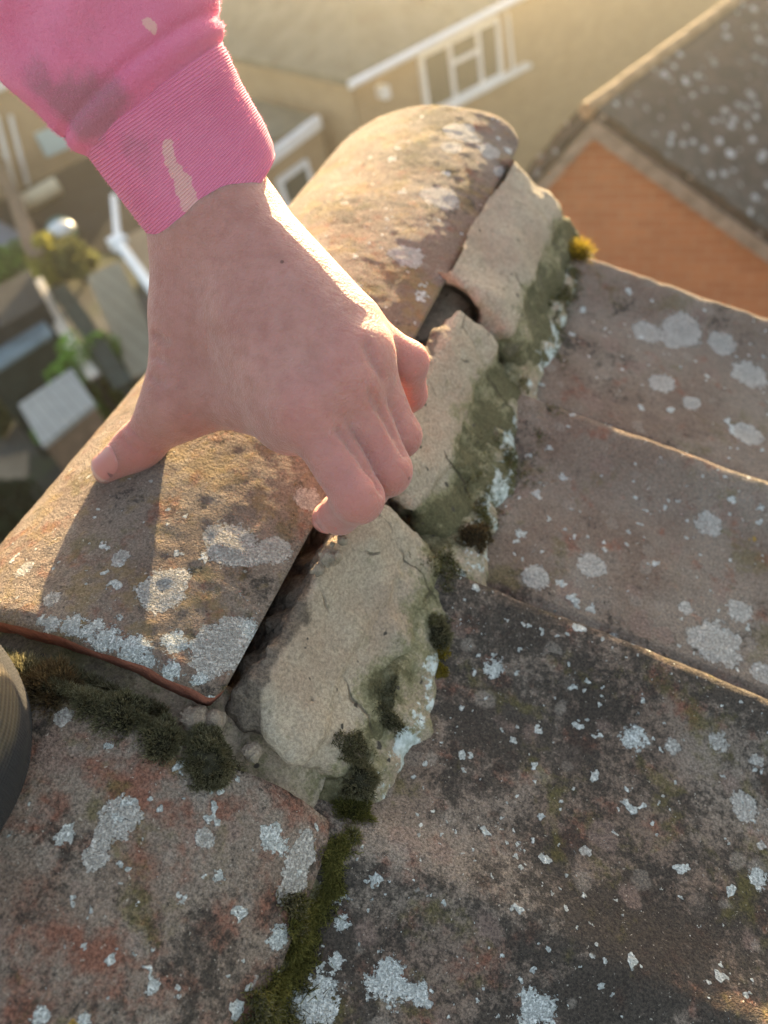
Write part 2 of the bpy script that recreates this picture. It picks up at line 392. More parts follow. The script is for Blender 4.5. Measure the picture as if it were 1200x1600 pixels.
# ------------------------------------------------------------------ mortar bedding under the lifted tile
def mortar_mat(name, seed=0):
    t = NT(name); t.obj = t.n("ShaderNodeVectorMath", {0: t.obj, 1: (seed, 0, seed)}, operation='ADD').outputs[0]
    n1, n2, n3 = t.noise(22, 4, .6), t.noise(90, 5, .7), t.noise(700, 3, .8)
    col = t.mix(t.map(n1, .35, .65), (.395, .305, .228), (.46, .388, .298))
    col = t.mix(t.map(n2, .58, .75, 0, .6), col, (.24, .20, .16))
    col = t.mix(t.map(t.noise(40, 4, .7), .60, .72, 0, .5), col, (.50, .45, .36))
    green = t.math('ADD', t.attr('low'), t.math('ADD', t.math('MULTIPLY', t.math('SUBTRACT', n2, .5), 1.7), t.math('MULTIPLY', t.math('SUBTRACT', t.noise(320, 4, .75), .5), 1.3)))
    col = t.mix(t.map(green, .15, .75, 0, .8), col, (.20, .19, .095))
    col = t.mix(t.map(t.math('ADD', green, t.math('SUBTRACT', t.noise(60, 4, .7), .55)), .62, 1.0, 0, .85), col, (.105, .095, .050))
    col = t.mix(t.map(t.math('ADD', t.attr('broken'), t.math('MULTIPLY', t.math('SUBTRACT', n2, .5), 1.3)), .30, .75, 0, .92), col, t.mix(n3, (.075, .06, .047), (.23, .185, .145)))
    col = t.mix(1.0, col, t.mix(t.map(n3, .3, .72), (.66, .65, .64), (1.22, 1.2, 1.18)), 'MULTIPLY')
    d, c = t.vor(190, warp(t, .004, 200)); q = t.n("ShaderNodeSeparateColor", {0: c})
    col = t.mix(t.math('MULTIPLY', t.map(d, .14, .24, 1, 0), t.map(q.outputs[0], .88, .90)), col, (.07, .06, .05))
    ed = t.n("ShaderNodeTexVoronoi", {"Vector": warp(t, .022, 45), "Scale": 17}, feature='DISTANCE_TO_EDGE').outputs["Distance"]
    crack = t.math('MULTIPLY', t.map(ed, .003, .014, 1, 0), t.map(t.noise(22, 2), .54, .62))
    col = t.mix(t.math('MULTIPLY', crack, .65), col, (.05, .042, .034))
    crust = t.math('ADD', t.attr('crust'), t.math('MULTIPLY', t.math('SUBTRACT', t.noise(85, 5, .75), .5), 2.9))
    col = t.mix(t.map(crust, .62, .82), col, t.mix(t.map(t.noise(300, 3), .35, .65), (.40, .44, .40), (.66, .70, .68)))
    col = t.mix(t.map(t.math('MULTIPLY', t.attr('crust'), t.noise(45, 3, .6)), .55, .70, 0, .8), col, (.26, .25, .04))
    nb = t.bump(t.math('SUBTRACT', t.math('ADD', n3, t.math('MULTIPLY', n2, .6)), t.math('MULTIPLY', crack, 1.2)), .0016, .9)
    return t.done(col, .95, nb, **{"Specular IOR Level": .2})
m_mort = mortar_mat("lime mortar")
# cross-section (x, height below the camera): crest, arris, toe on the roof, core
POLY = np.array([(-.1295, -.2275), (-.1140, -.2530), (-.1020, -.2690), (-.0925, -.2870), (-.0900, -.310), (-.195, -.310), (-.178, -.282), (-.150, -.247)])
def poly_sdf(x, z, P):
    d = np.full(x.shape, 1e9); s = np.ones(x.shape)
    n = len(P); j = n - 1
    for i in range(n):
        e = P[j] - P[i]; wx, wz = x - P[i, 0], z - P[i, 1]
        t = np.clip((wx * e[0] + wz * e[1]) / (e @ e), 0, 1); bx, bz = wx - e[0] * t, wz - e[1] * t
        d = np.minimum(d, bx * bx + bz * bz)
        c1 = z >= P[i, 1]; c2 = z < P[j, 1]; c3 = e[0] * wz > e[1] * wx
        flip = (c1 & c2 & c3) | (~c1 & ~c2 & ~c3); s = np.where(flip, -s, s); j = i
    return s * np.sqrt(d)
POLY_C = np.array([(-.166, -.2215), (-.141, -.2200), (-.118, -.2430), (-.104, -.2640), (-.0925, -.2870), (-.0900, -.310), (-.195, -.310)])
def mortar_piece(name, label, y0, y1, poly=None, gr=0.0, dz=0.0, scoop=(), seed=0, tilt=0.0, dx=0.0, cracks=()):
    def fn(p):
        x = p[..., 0] - dx - tilt * (p[..., 1] - y0); z = p[..., 2] - CAMZ - dz; y = p[..., 1]
        wob = fbm(p, 35, 2, seed) * .0035
        d = poly_sdf(x + wob, z, POLY if poly is None else poly) - (.0045 if poly is None else .007)
        if poly is not None: x = x + .2
        ends = np.maximum(y0 - y, y - y1) + fbm(p, 55, 4, seed + 3) * .009 + (.010 * smooth(-.115, -.135, x) if poly is None else .25 * np.maximum(-.0 - (x - .2 + .095), 0))
        k = .010; hh = np.clip(.5 - .5 * (d - ends) / k, 0, 1); d = d + (ends - d) * hh + k * hh * (1 - hh)
        brk = smooth(-.127, -.136, x) 
        ledge = smooth(-.249, -.2545, z + .003 * fbm(p * np.array([0, 1, 0]), 20, 2, seed))
        d = d + ledge * .0024 + fbm(p, 24, 2, seed + 2) * .0034 * (1 - brk) + fbm(p, 100, 4, seed + 6) * (.0008 + .0022 * ledge)
        d = d + fbm(p, 55, 4, seed + 9) * (.0012 + .0090 * brk) + fbm(p, 230, 2, seed) * (.0004 + .0026 * brk)
        for c, r, k2 in scoop:
            q = np.linalg.norm((p - c) / np.array(r), axis=-1) - 1
            d = -smin(-d, q * min(r) + fbm(p, 90, 3, 1) * .003, k2)
        for c0, c1, r in cracks:
            d = np.maximum(d, -(capsule(p + np.stack([fbm(p, 120, 2, 4), fbm(p, 120, 2, 8), 0 * x], -1) * .006, c0, c1, r, r * .4)))
        return d
    V, Q = sample_sdf(fn, (-.20 + dx - .01, y0 - .012, CAMZ - .312 + dz), (-.082 + dx + .006, y1 + .012, CAMZ - .215 + dz), .00135)
    x = V[:, 0] - dx; z = V[:, 2] - CAMZ - dz
    low = smooth(-.246 + gr, -.270 + gr, z + fbm(V, 45, 3, seed) * .012) * smooth(-.135, -.12, x)
    ends = np.minimum(V[:, 1] - y0, y1 - V[:, 1])
    broken = np.maximum(smooth(-.1255, -.132, x + fbm(V, 60, 3, seed) * .007), smooth(.004, -.004, ends + fbm(V, 60, 3, seed) * .006) * .6)
    if poly is not None:
        broken = .30 + 0 * x
        for c, r, k2 in scoop: broken = np.maximum(broken, smooth(1.25, .95, np.linalg.norm((V - c) / np.array(r), axis=1)) * .95)
    low = low * (.7 + .9 * vnoise(V * 75)) + .22 * (fbm(V, 30, 3, seed) > .35)
    crust = .62 * smooth(-.270, -.280, z) * smooth(-.104, -.099, x)
    return tag(mesh_np(name, V, Q, m_mort, None, {"low": low, "broken": broken, "crust": crust}, loc=V.mean(0)), label, "mortar", "mortar bedding pieces")
mortar_piece("mortar_lump", "long smooth tan mortar lump nearest the camera, below the index finger", .070, .188, gr=-.006, seed=1,
             cracks=[(at(492, 1045, .272), at(496, 1105, .272), .0016), (at(560, 905, .29), at(610, 945, .29), .0012)])
mortar_piece("mortar_lump", "short cracked mortar lump beside the ring and little fingers", .1945, .322, gr=.004, dz=.001, dx=.0025, seed=5,
             cracks=[(at(660, 690, .35), at(672, 735, .345), .0014)])
sc0 = at(695, 490, .425)
mortar_piece("mortar_lump", "hollowed grey mortar lump at the gable end, under the far end of the lifted tile", .328, .484, poly=POLY_C, gr=.002, seed=9,
             scoop=[(sc0, (.022, .040, .020), .006)])
# bedding that squeezed out under the end of the lower tile
def joint_fn(p):
    x = p[..., 0] - LOW[0]; z = p[..., 2] - LOW[1]; y = p[..., 1]; r = np.hypot(x, z)
    d = np.abs(r - .122) - .0095
    e = np.maximum(.040 - y, y - (.079 + .010 * vnoise(p * 30))); a = np.arctan2(z, x)
    e = np.maximum(e, np.maximum(math.radians(26) - a, a - math.radians(120)) * .13)
    k = .006; hh = np.clip(.5 - .5 * (d - e) / k, 0, 1); d = d + (e - d) * hh + k * hh * (1 - hh)
    return d + fbm(p, 50, 4, 2) * .0035 + fbm(p, 220, 2, 2) * .0008
V, Q = sample_sdf(joint_fn, (LOW[0] - .08, .034, LOW[1] + .035), (LOW[0] + .13, .10, LOW[1] + .148), .0014)
ang = np.degrees(np.arctan2(V[:, 2] - LOW[1], V[:, 0] - LOW[0]))
tag(mesh_np("mortar_joint", V, Q, m_mort, None, {"low": .30 + .9 * smooth(62, 85, ang), "broken": .55 * smooth(58, 72, ang) * (.4 + .8 * vnoise(V * 60)), "crust": 0 * ang}, loc=V.mean(0)),
    "greenish mortar squeezed out at the end of the bedded ridge tile", "mortar")
def bed_fn(p):
    d = capsule(p, (-.155, .192, CAMZ - .262), (-.155, .440, CAMZ - .258), .0215, .0235)
    return d + fbm(p, 32, 4, 21) * .007 + fbm(p, 150, 3, 22) * .0022
V, Q = sample_sdf(bed_fn, (-.20, .16, CAMZ - .30), (-.115, .475, CAMZ - .22), .0016)
tag(mesh_np("mortar_bed", V, Q, m_mort, None, {"low": 0 * V[:, 0], "broken": .34 + .35 * fbm(V, 30, 3, 5), "crust": 0 * V[:, 0]}, loc=V.mean(0)),
    "rough dark bedding mortar hidden deep under the lifted tile behind the cracked lumps", "mortar")
# crumbs that fell out of the broken bed
for px, py, r, lab in ((516, 868, 15, "round mortar crumb at the top left of the nearest mortar lump"), (497, 889, 10, "small mortar crumb lying left of the round one by the tile edge"), (536, 842, 11, "mortar crumb below the index fingertip"),
                       (302, 1122, 20, "grey mortar chunk under the near corner of the lifted tile"), (338, 1128, 16, "rough mortar chunk between the lifted tile corner and the big moss cushion"), (395, 1180, 13, "flat mortar chip beside the foot of the nearest mortar lump")):
    c = at(px, py, .287 if py < 1000 else .262); r_ = r * .27 / FPX
    fn = lambda p: np.linalg.norm((p - c) * [1, 1, 1.25], axis=-1) - r_ + fbm(p, .75 / r_, 4, px) * r_ * 1.1
    V, Q = sample_sdf(fn, c - r_ * 1.5, c + r_ * 1.5, r_ / 9)
    tag(mesh_np("mortar_crumb", V, Q, m_mort, None, {"low": .1 + 0 * V[:, 0], "broken": .42 + 0 * V[:, 0], "crust": 0 * V[:, 0]}, loc=V.mean(0)), lab, "mortar crumb", "mortar crumbs")
# weathered fillet where bedding and roof tiles meet
def fillet_fn(p):
    x, y, z = p[..., 0], p[..., 1], p[..., 2]
    rz = roof_z(x)
    nearer = smooth(.085, .05, y)
    wdt = .0066 - .0018 * nearer + .006 * fbm(p * np.array([0, 1, 0]), 26, 3, 1)
    c = -.0952 - .009 * nearer + .003 * fbm(p * np.array([0, 1, 0]), 14, 2, 6)
    d = np.hypot((x - c) * .75, z - rz) - wdt
    d = smin(d, np.hypot((x + .112) * .6, z - roof_z(-.112)) - .010 + .006 * nearer, .008)
    e = np.maximum(-.05 - y, y - .474); d = np.maximum(d, e)
    return d + fbm(p, 80, 4, 7) * .0045 + fbm(p, 300, 2, 3) * .0008
V, Q = sample_sdf(fillet_fn, (-.13, -.055, CAMZ - .315), (-.072, .48, CAMZ - .262), .0016)
x = V[:, 0] + fbm(V, 40, 2, 3) * .004
tag(mesh_np("mortar_fillet", V, Q, m_mort, None, {"low": .42 + .5 * smooth(-.088, -.107, x), "broken": 0 * x, "crust": .66 * smooth(-.097, -.091, x) * smooth(-.082, -.087, x - .002)}, loc=V.mean(0)),
    "mossy weathered mortar fillet crusted with whitish lichen along the roof tiles", "mortar")

# ------------------------------------------------------------------ moss
from mathutils.bvhtree import BVHTree
TREES = []
for o in list(COL.objects):
    if o.type == 'MESH' and o.name.split('.')[0] in ("mortar_lump", "mortar_joint", "mortar_fillet", "ridge_tile", "roof_tile"):
        if o.name == "ridge_tile": continue                       # the lifted one hangs above
        me = o.data; co = np.empty(len(me.vertices) * 3); me.vertices.foreach_get("co", co)
        TREES.append(BVHTree.FromPolygons([Vector(v) + o.location for v in co.reshape(-1, 3)], [p.vertices[:] for p in me.polygons]))
def ground_hit(px, py):
    d = Vector(ray(px, py)).normalized(); best = None
    for t in TREES:
        h = t.ray_cast(Vector(CP), d)
        if h[0] is not None and (best is None or h[3] < best[2]): best = (np.array(h[0]), np.array(h[1]), h[3])
    return best
def hit_fil(px, py): return ground_hit(px, py)[0]
def moss_mat(name, dark, mid, tip):
    t = NT(name); h = t.attr('up'); n = t.noise(160, 3)
    c = t.mix(t.map(t.math('ADD', h, t.math('MULTIPLY', t.math('SUBTRACT', n, .5), .9)), .15, .6), dark, mid)
    c = t.mix(t.map(t.math('ADD', h, t.math('MULTIPLY', t.math('SUBTRACT', t.noise(60, 2), .5), .8)), .75, 1.05), c, tip)
    m = t.done(c, .8, None, **{"Specular IOR Level": .2})
    tr = t.n("ShaderNodeBsdfTranslucent", {"Color": c}); mx = t.n("ShaderNodeMixShader", {0: .35})
    t.t.links.new(t.b.outputs[0], mx.inputs[1]); t.t.links.new(tr.outputs[0], mx.inputs[2]); t.t.links.new(mx.outputs[0], t.out.inputs[0])
    return m
mo_dark = moss_mat("dark olive moss", (.055, .050, .030), (.165, .148, .080), (.38, .35, .22))
mo_green = moss_mat("yellow green moss", (.055, .052, .018), (.155, .145, .040), (.36, .31, .09))
mo_brown = moss_mat("rusty brown moss", (.045, .032, .017), (.120, .082, .040), (.26, .19, .10))
mo_gold = moss_mat("golden moss", (.10, .07, .01), (.30, .22, .02), (.55, .40, .04))
def blades(base, nrm, L, wd, jit=.5, droop=0.0):
    n = len(base); d = nrm + rng.normal(0, jit, (n, 3)); d /= np.linalg.norm(d, axis=1)[:, None]
    sd = np.cross(d, rng.normal(0, 1, (n, 3))); sd /= np.linalg.norm(sd, axis=1)[:, None]
    L = (L * rng.uniform(.6, 1.25, n))[:, None]
    m1 = base + d * L * .55; tip = base + d * L + np.array([0, 0, -1]) * droop * L
    V = np.stack([base - sd * wd, base + sd * wd, m1 + sd * wd * .8, m1 - sd * wd * .8, tip], 1).reshape(-1, 3)
    o = np.arange(n) * 5
    up = np.tile([0, 0, .55, .55, 1.0], n) * np.repeat(rng.uniform(.75, 1.25, n), 5)
    F = np.concatenate([np.stack([o, o + 1, o + 2, o + 3], 1), np.stack([o + 3, o + 2, o + 4, o + 4], 1)])
    return V, F, up
def build_blades(name, parts, mat):
    V = np.concatenate([p[0] for p in parts]); off = np.cumsum([0] + [len(p[0]) for p in parts[:-1]])
    Q = [list(f) if f[2] != f[3] else [f[0], f[1], f[2]] for p, o_ in zip(parts, off) for f in (p[1] + o_).tolist()]
    return mesh_np(name, V, Q, mat, None, {"up": np.concatenate([p[2] for p in parts])}, loc=V.mean(0))
def cushion(c, r, n_, up, n=2600, L=.0028, wd=.00022, flat=.55):
    """a domed cushion of upright shoots over a dark core"""
    u = rng.normal(0, 1, (n, 3)); u /= np.linalg.norm(u, axis=1)[:, None]
    k = u @ up; u = np.where((k < -.1)[:, None], u - 2 * (k[:, None]) * up, u)
    rr = r * (1 + .42 * fbm(u + c * 40, 2.6, 3))
    P = c + u * rr[:, None] * np.where(np.ones((n, 1)) > 0, 1, 1) - up * (u @ up)[:, None] * (r * (1 - flat))
    return blades(P - u * .0015, u * .8 + up * .5, L, wd, .38)
def cushion_thing(px, py, rpx, hit, label, mat, group=None, n=2600, L=.003, sink=.3):
    c = hit(px, py); z = ((c - CP) @ M)[2]; r = rpx * z / FPX
    up = np.array([.25, -.15, .95]); up /= np.linalg.norm(up)
    c = c - up * r * sink
    parts = [cushion(c, r, None, up, n, L)]
    # the core under the shoots
    i, j = np.meshgrid(np.linspace(0, 1, 22), np.linspace(0, 2 * math.pi, 33)[:-1], indexing='ij')
    dome = np.stack([np.sin(i * 1.9) * np.cos(j), np.sin(i * 1.9) * np.sin(j), np.cos(i * 1.9) * .56], -1).reshape(-1, 3)
    t1 = np.cross(up, [1, 0, 0]); t1 /= np.linalg.norm(t1); t2 = np.cross(up, t1)
    W_ = c + r * .80 * (dome[:, :1] * t1 + dome[:, 1:2] * t2 + dome[:, 2:] * up) * (1 + .42 * fbm(dome + c * 40, 2.6, 3))[:, None]
    parts.append((W_, grid_faces(22, 32, True)[:, ::-1], np.full(len(W_), .12)))
    return tag(build_blades("moss_cushion", parts, mat), label, "moss", group or "moss cushions along the ridge")
cushion_thing(312, 1188, 52, hit_low, "big round olive moss cushion on the top edge of the bedded ridge tile", mo_dark, n=9000, L=.0024)
cushion_thing(243, 1158, 36, hit_low, "medium olive moss cushion just left of the big round one", mo_dark, n=2600)
cushion_thing(180, 1118, 40, hit_low, "dark double moss cushion halfway along the row under the lifted tile", mo_dark, n=3000)
cushion_thing(135, 1102, 28, hit_low, "small dark moss cushion beside a pale lichen spot under the lifted tile", mo_dark, n=2000)
cushion_thing(75, 1078, 42, hit_low, "shaggy brownish moss cushion at the left end of the row", mo_brown, n=2800, L=.005)
cushion_thing(25, 1062, 36, hit_low, "dark moss cushion beside the knee, leftmost of the row", mo_dark, n=2000, L=.005)
cushion_thing(545, 1268, 36, hit_fil, "yellow-green moss cushion at the bottom end of the mortar beside the ridge tile corner", mo_green, n=3400)
cushion_thing(558, 1215, 34, hit_fil, "dark brown moss cushion at the foot of the nearest mortar lump", mo_dark, n=2400)
cushion_thing(590, 1300, 20, hit_roof, "small dark green moss cushion on the blackened roof tile by the ridge corner", mo_dark, n=1200)
cushion_thing(733, 838, 34, hit_fil, "rusty brown moss patch at the foot of the cracked mortar lump", mo_brown, n=2600, L=.0022)
cushion_thing(682, 1010, 22, hit_fil, "moss tuft with yellow tips at the edge of the blackened roof tile, upper one", mo_gold, n=900, L=.0016)
cushion_thing(684, 1050, 18, hit_fil, "moss tuft with yellow tips at the edge of the blackened roof tile, lower one", mo_gold, n=700, L=.0016)
cushion_thing(676, 985, 30, hit_fil, "dark green moss cushion behind the yellow-tipped tufts", mo_dark, n=2000)
gold = cushion_thing(903, 398, 15, lambda a, b: hit_roof(a, b, .012), "golden sunlit moss tuft at the gable end corner", mo_gold, n=420, L=.009, sink=0)
# the low moss that follows the fillet and the gutter below: too small to count
def strip(path, width, n, L, jit=.7, wd=.00022, thin=-.15):
    """path and half-width in photo pixels; every shoot is rooted on the surface under it"""
    pts = np.array(path, float); seg = np.linalg.norm(np.diff(pts, axis=0), axis=1); cs = np.concatenate([[0], np.cumsum(seg)])
    s = rng.uniform(0, cs[-1], n); P = np.stack([np.interp(s, cs, pts[:, k]) for k in range(2)], 1)
    lane = np.stack([s / 16, 0 * s, 0 * s], 1)
    off = (rng.normal(0, .55, n) * (.35 + 1.25 * vnoise(lane)) + 1.1 * (vnoise(lane * .7 + 9) - .5) + .5 * (vnoise(lane * 2.3 + 4) - .5)) * np.interp(s, cs, width); P[:, 0] += off; P[:, 1] += .42 * off
    B, Nn = [], []
    for px, py in P:
        h = ground_hit(px, py)
        if h is not None: B.append(h[0]); Nn.append(h[1] * .6 + np.array([.1, -.1, .7]))
    B, Nn = np.array(B), np.array(Nn); keep = .5 * fbm(B, 60, 2, 3) + .8 * fbm(B, 24, 2, 13) > thin; B, Nn = B[keep], Nn[keep]
    clump = np.clip(fbm(B, 110, 2, 8), -.2, .6); B = B + Nn * (clump * .0028)[:, None] - Nn * .0006
    return blades(B, Nn, L, wd, jit)
P1 = [(550, 1300), (525, 1350), (496, 1420), (462, 1500), (432, 1580), (415, 1640)]
P2 = [(600, 1190), (640, 1090), (672, 990), (700, 920), (735, 850), (765, 760), (800, 670), (835, 590), (865, 500), (895, 420)]
P3 = [(640, 1010), (690, 960), (712, 890), (740, 850), (770, 770), (795, 700), (820, 650), (850, 560), (880, 470), (900, 420)]
o = build_blades("low_moss", [strip(P1, [15, 19, 17, 21, 19, 22], 20000, .0032, .85, thin=-.26), strip(P3, [14, 16, 18, 22, 24, 26, 26, 24, 20, 14], 9000, .0022, thin=.02)], mo_green)
tag(o, "low green moss growing along the edge of the mortar and the tile gutter", "moss", kind="stuff")
o = build_blades("low_moss", [strip(P3, [22, 22, 22, 28, 34, 36, 36, 30, 24, 14], 11000, .0022, thin=-.02), strip(P1, [24, 28, 26, 30, 30, 32], 12000, .0036, thin=-.02), strip([(540, 1190), (590, 1150), (620, 1080), (650, 1000)], [34, 26, 20, 16], 6000, .0022, thin=.0),
                              strip([(5, 1056), (120, 1082), (210, 1122), (300, 1160), (350, 1195)], [34, 36, 34, 30, 20], 15000, .0034, thin=-.4), strip([(0, 1028), (90, 1046), (180, 1082), (260, 1118)], [26, 26, 24, 16], 8000, .0045, thin=-.4)], mo_dark)
tag(o, "dark low moss between the cushions and along the mortar", "moss", kind="stuff")

# ------------------------------------------------------------------ our own house under the tiles
m_brick_own = plain("own brick", (.30, .17, .11), .9, .2, 9)
m_felt = plain("roofing underlay", (.10, .075, .06), .9, .2, 20)
RX, RZ = -.2256, roof_z(-.2256)
own = thing("house", "house whose tiled ridge the hand is working on", "house", (RX, -3, 0))
def rz_l(x): return RZ - (RX - x) * math.tan(math.radians(42))
MB().prism([(RX, .43, RZ - .085), (RX + 3.2, .43, roof_z(RX + 3.2) - .085), (RX + 3.2, -7, roof_z(RX + 3.2) - .085), (RX, -7, RZ - .085)], (0, 0, -.08)) \
    .prism([(RX - .001, .43, RZ - .09), (RX - .001, -7, RZ - .05), (RX - 3.2, -7, rz_l(RX - 3.2) - .09), (RX - 3.2, .43, rz_l(RX - 3.2) - .09)], (0, 0, -.08)).build("underlay", m_felt, own)
m_field = tile_mat("field tile clay", .40, .60, seed=31, dots=.05)
for side, slope in ((1, SLOPE), (-1, math.radians(42))):
    us = np.concatenate([np.linspace(.02, .60, 6), np.arange(.63, 3.3, .015)]) if side > 0 else np.arange(.03, 3.3, .03)
    ys = np.linspace(-4.5, .455, 560); U, Yy = np.meshgrid(us, ys, indexing='ij')
    fy = ((.461 - Yy) / .1365) % 1.0; fu = ((U - .62) / .40) % 1.0
    hgt = -.034 + np.where(U < .615, -.012, 0) + .011 * np.exp(-((fy - .08) / .10)**2) + .013 * fu
    P_ = np.stack([RX + side * U * math.cos(slope), Yy, RZ - U * math.sin(slope)], -1) + np.array([side * math.sin(slope), 0, math.cos(slope)]) * hgt[..., None]
    F_ = grid_faces(len(us), len(ys)); v_ = P_.reshape(-1, 3)
    mesh_np("roof", v_, F_ if side > 0 else F_[:, ::-1], m_field, own, {"lich_grey": np.full(len(v_), -3.), "lich_white": np.full(len(v_), -3.)}, loc=v_.mean(0))
MB().prism([(RX, .40, RZ - .14), (RX - 3, .40, rz_l(RX - 3) - .14), (RX - 3, .40, 0), (RX + 3, .40, 0), (RX + 3, .40, roof_z(RX + 3) - .14)], (0, -.25, 0)).build("gable_wall", m_brick_own, own)

# ------------------------------------------------------------------ the person: hand, nails, sleeve
J = {k: at(*v) for k, v in dict(
    fore=(308, 258, .2835), wr_u=(357, 338, .2860), wr_r=(318, 375, .2960),
    tcmc=(308, 475, .3015), tmcp=(276, 632, .304), tip=(214, 702, .316), tend=(172, 732, .3185),
    imcp=(482, 645, .262), ipip=(560, 778, .2525), idip=(530, 803, .274), iend=(512, 808, .291),
    mmcp=(542, 596, .263), mpip=(604, 736, .266), mdip=(576, 766, .286), mend=(554, 782, .304),
    rmcp=(562, 553, .2660), rpip=(622, 680, .276), rdip=(598, 713, .297), rend=(576, 732, .316),
    lmcp=(549, 510, .2730), lpip=(637, 566, .283), ldip=(641, 617, .300), lend=(620, 644, .314)).items()}
view = lambda p: (CP - p) / np.linalg.norm(CP - p)
GROOVES = []
def hand_sdf(p):
    C = lambda a, b, ra, rb: capsule(p, J[a] if isinstance(a, str) else a, J[b] if isinstance(b, str) else b, ra, rb)
    f = smin(C('fore', 'wr_u', .0150, .0153), C('fore', 'wr_r', .0150, .0164), .010)
    wu, wr = J['wr_u'], J['wr_r']
    m2 = C(wr * .55 + wu * .45, 'imcp', .0165, .0128)
    m3 = C(wr * .25 + wu * .75, 'mmcp', .0165, .0130)
    m4 = C(wu, 'rmcp', .0165, .0125)
    m5 = C(wu, 'lmcp', .0150, .0106)
    palm = smin(smin(m2, m3, .010), smin(m4, m5, .010), .010)
    palm = smin(palm, f, .014)
    th1 = C(wr, 'tcmc', .0185, .0165); th1 = smin(th1, C('tcmc', 'tmcp', .0165, .0122), .010)
    web = smin(smin(C(at(345, 520, .303), at(345, 604, .302), .019, .0165), C(at(400, 520, .290), at(402, 618, .289), .018, .0155), .014), C(at(440, 560, .279), at(450, 650, .276), .016, .0135), .012)
    palm = smin(smin(palm, th1, .014), web, .016)
    thumb = smin(C('tmcp', 'tip', .0116, .0090), C('tip', 'tend', .0097, .0074), .005)
    palm = smin(palm, thumb, .010)
    body = palm; out = palm
    for a, (r0, r1, r2, r3) in dict(i=(.0112, .0086, .0074, .0062), m=(.0112, .0088, .0076, .0064), r=(.0106, .0083, .0072, .0060), l=(.0096, .0076, .0066, .0056)).items():
        g = C(a + 'mcp', a + 'pip', r0, r1)
        g = smin(g, C(a + 'pip', a + 'dip', r1 * .97, r2), .0035)
        g = smin(g, C(a + 'dip', a + 'end', r2, r3), .003)
        pk = J[a + 'pip'] + view(J[a + 'pip']) * .0012
        g = smin(g, np.linalg.norm(p - pk, axis=-1) - r1 * .95, .003)       # bent knuckle
        out = smin(out, smin(body, g, .0045), .0006)
    # knuckle heads and the tendons that run to them
    for a, r, k in (('imcp', .0090, .009), ('mmcp', .0098, .007), ('rmcp', .0088, .006), ('lmcp', .0082, .006)):
        c = J[a] + view(J[a]) * .0046
        out = smin(out, np.linalg.norm(p - c, axis=-1) - r, k)
    for a, b, lift in ((wu * .7 + wr * .3, 'mmcp', .0125), (wu, 'rmcp', .0118), (wu * 1.05 - wr * .05, 'lmcp', .0112)):
        A_ = np.asarray(a); B_ = J[b]
        A2 = A_ * .62 + B_ * .38; B2 = A_ * .08 + B_ * .92
        out = smin(out, capsule(p, A2 + view(A2) * lift, B2 + view(B2) * (lift - .0015), .0012, .0022), .007)
    # ulnar head, thumb joint folds
    for q, ln, r in (((200, 683, .3045), 13, .0011), ((212, 692, .3035), 13, .0010), ((190, 676, .3065), 10, .0008)):
        pass
    for a_, b_, r in GROOVES: out = -smin(-out, capsule(p, a_, b_, r, r), .0016)
    out = out + fbm(p, 95, 2, 3) * .00030
    return out
def on_hand(px, py, z0=.20):
    d = ray(px, py); s = z0
    for _ in range(60):
        v = float(hand_sdf((CP + d * s)[None])[0])
        s += v * .9 / np.linalg.norm(d)
        if abs(v) < 1e-5: break
    return CP + d * s
GR = []
for pts, r, up in (([(533, 672), (553, 698), (575, 730), (597, 764)], .0021, .0003), ([(580, 616), (598, 642), (616, 676), (632, 708)], .0019, .0003), ([(574, 538), (586, 562), (600, 590)], .0018, .0003),
                   ([(238, 524), (246, 527), (258, 534)], .0018, .0010), ([(238, 556), (246, 560), (258, 568)], .0017, .0010), ([(234, 588), (242, 592), (254, 600)], .0016, .0010),
                   ([(188, 683), (203, 698), (217, 710)], .0011, .0007), ([(200, 668), (215, 684), (230, 697)], .0010, .0007)):
    q = [on_hand(*p) for p in pts]; q = [p + view(p) * up for p in q if abs(hand_sdf(p[None])[0]) < 3e-4]; GR += [(q[i], q[i + 1], r) for i in range(len(q) - 1)]
GROOVES = GR
V, Q = sample_sdf(hand_sdf, np.array([-.30, .115, CAMZ - .262]), np.array([-.055, .335, CAMZ - .07]), .00128)
# settle the vertices onto the surface
for _ in range(2):
    e = 4e-4; d0 = hand_sdf(V); g = np.stack([hand_sdf(V + np.eye(3)[i] * e) - d0 for i in range(3)], -1) / e
    V = V - g * (d0 / np.maximum((g * g).sum(1), .3))[:, None] * .8
# wrist creases on the thumb side
ts = NT("skin"); n1, n2 = ts.noise(28, 3, .6), ts.noise(170, 4, .65)
rd = ts.attr('flush')
col = ts.mix(ts.map(n1, .3, .7), (.445, .205, .165), (.52, .262, .215))
col = ts.mix(ts.map(n2, .35, .75, 0, .5), col, (.35, .145, .108))
col = ts.mix(ts.math('MULTIPLY', rd, .75), col, (.50, .205, .170))
d_, c_ = ts.vor(75); q_ = ts.n("ShaderNodeSeparateColor", {0: c_})
col = ts.mix(ts.math('MULTIPLY', ts.map(d_, .035, .07, .8, 0), ts.map(q_.outputs[0], .90, .91)), col, (.14, .06, .045))
mp = ts.n("ShaderNodeMapping", {"Vector": ts.obj, "Scale": (1.0, .55, 1.0), "Rotation": (.3, .2, .6)}).outputs[0]
vd, _c = ts.vor(1050, mp); wr_ = ts.noise(360, 5, .75, ts.n("ShaderNodeMapping", {"Vector": ts.obj, "Scale": (.55, 1.3, 1.0), "Rotation": (.3, .2, -.5)}).outputs[0], .5)
hb = ts.math('ADD', ts.math('MULTIPLY', vd, .30), ts.math('MULTIPLY', wr_, 1.0))
nb = ts.bump(hb, .00085, 1.0); nb = ts.bump(ts.noise(130, 3), .0005, .35, nb)
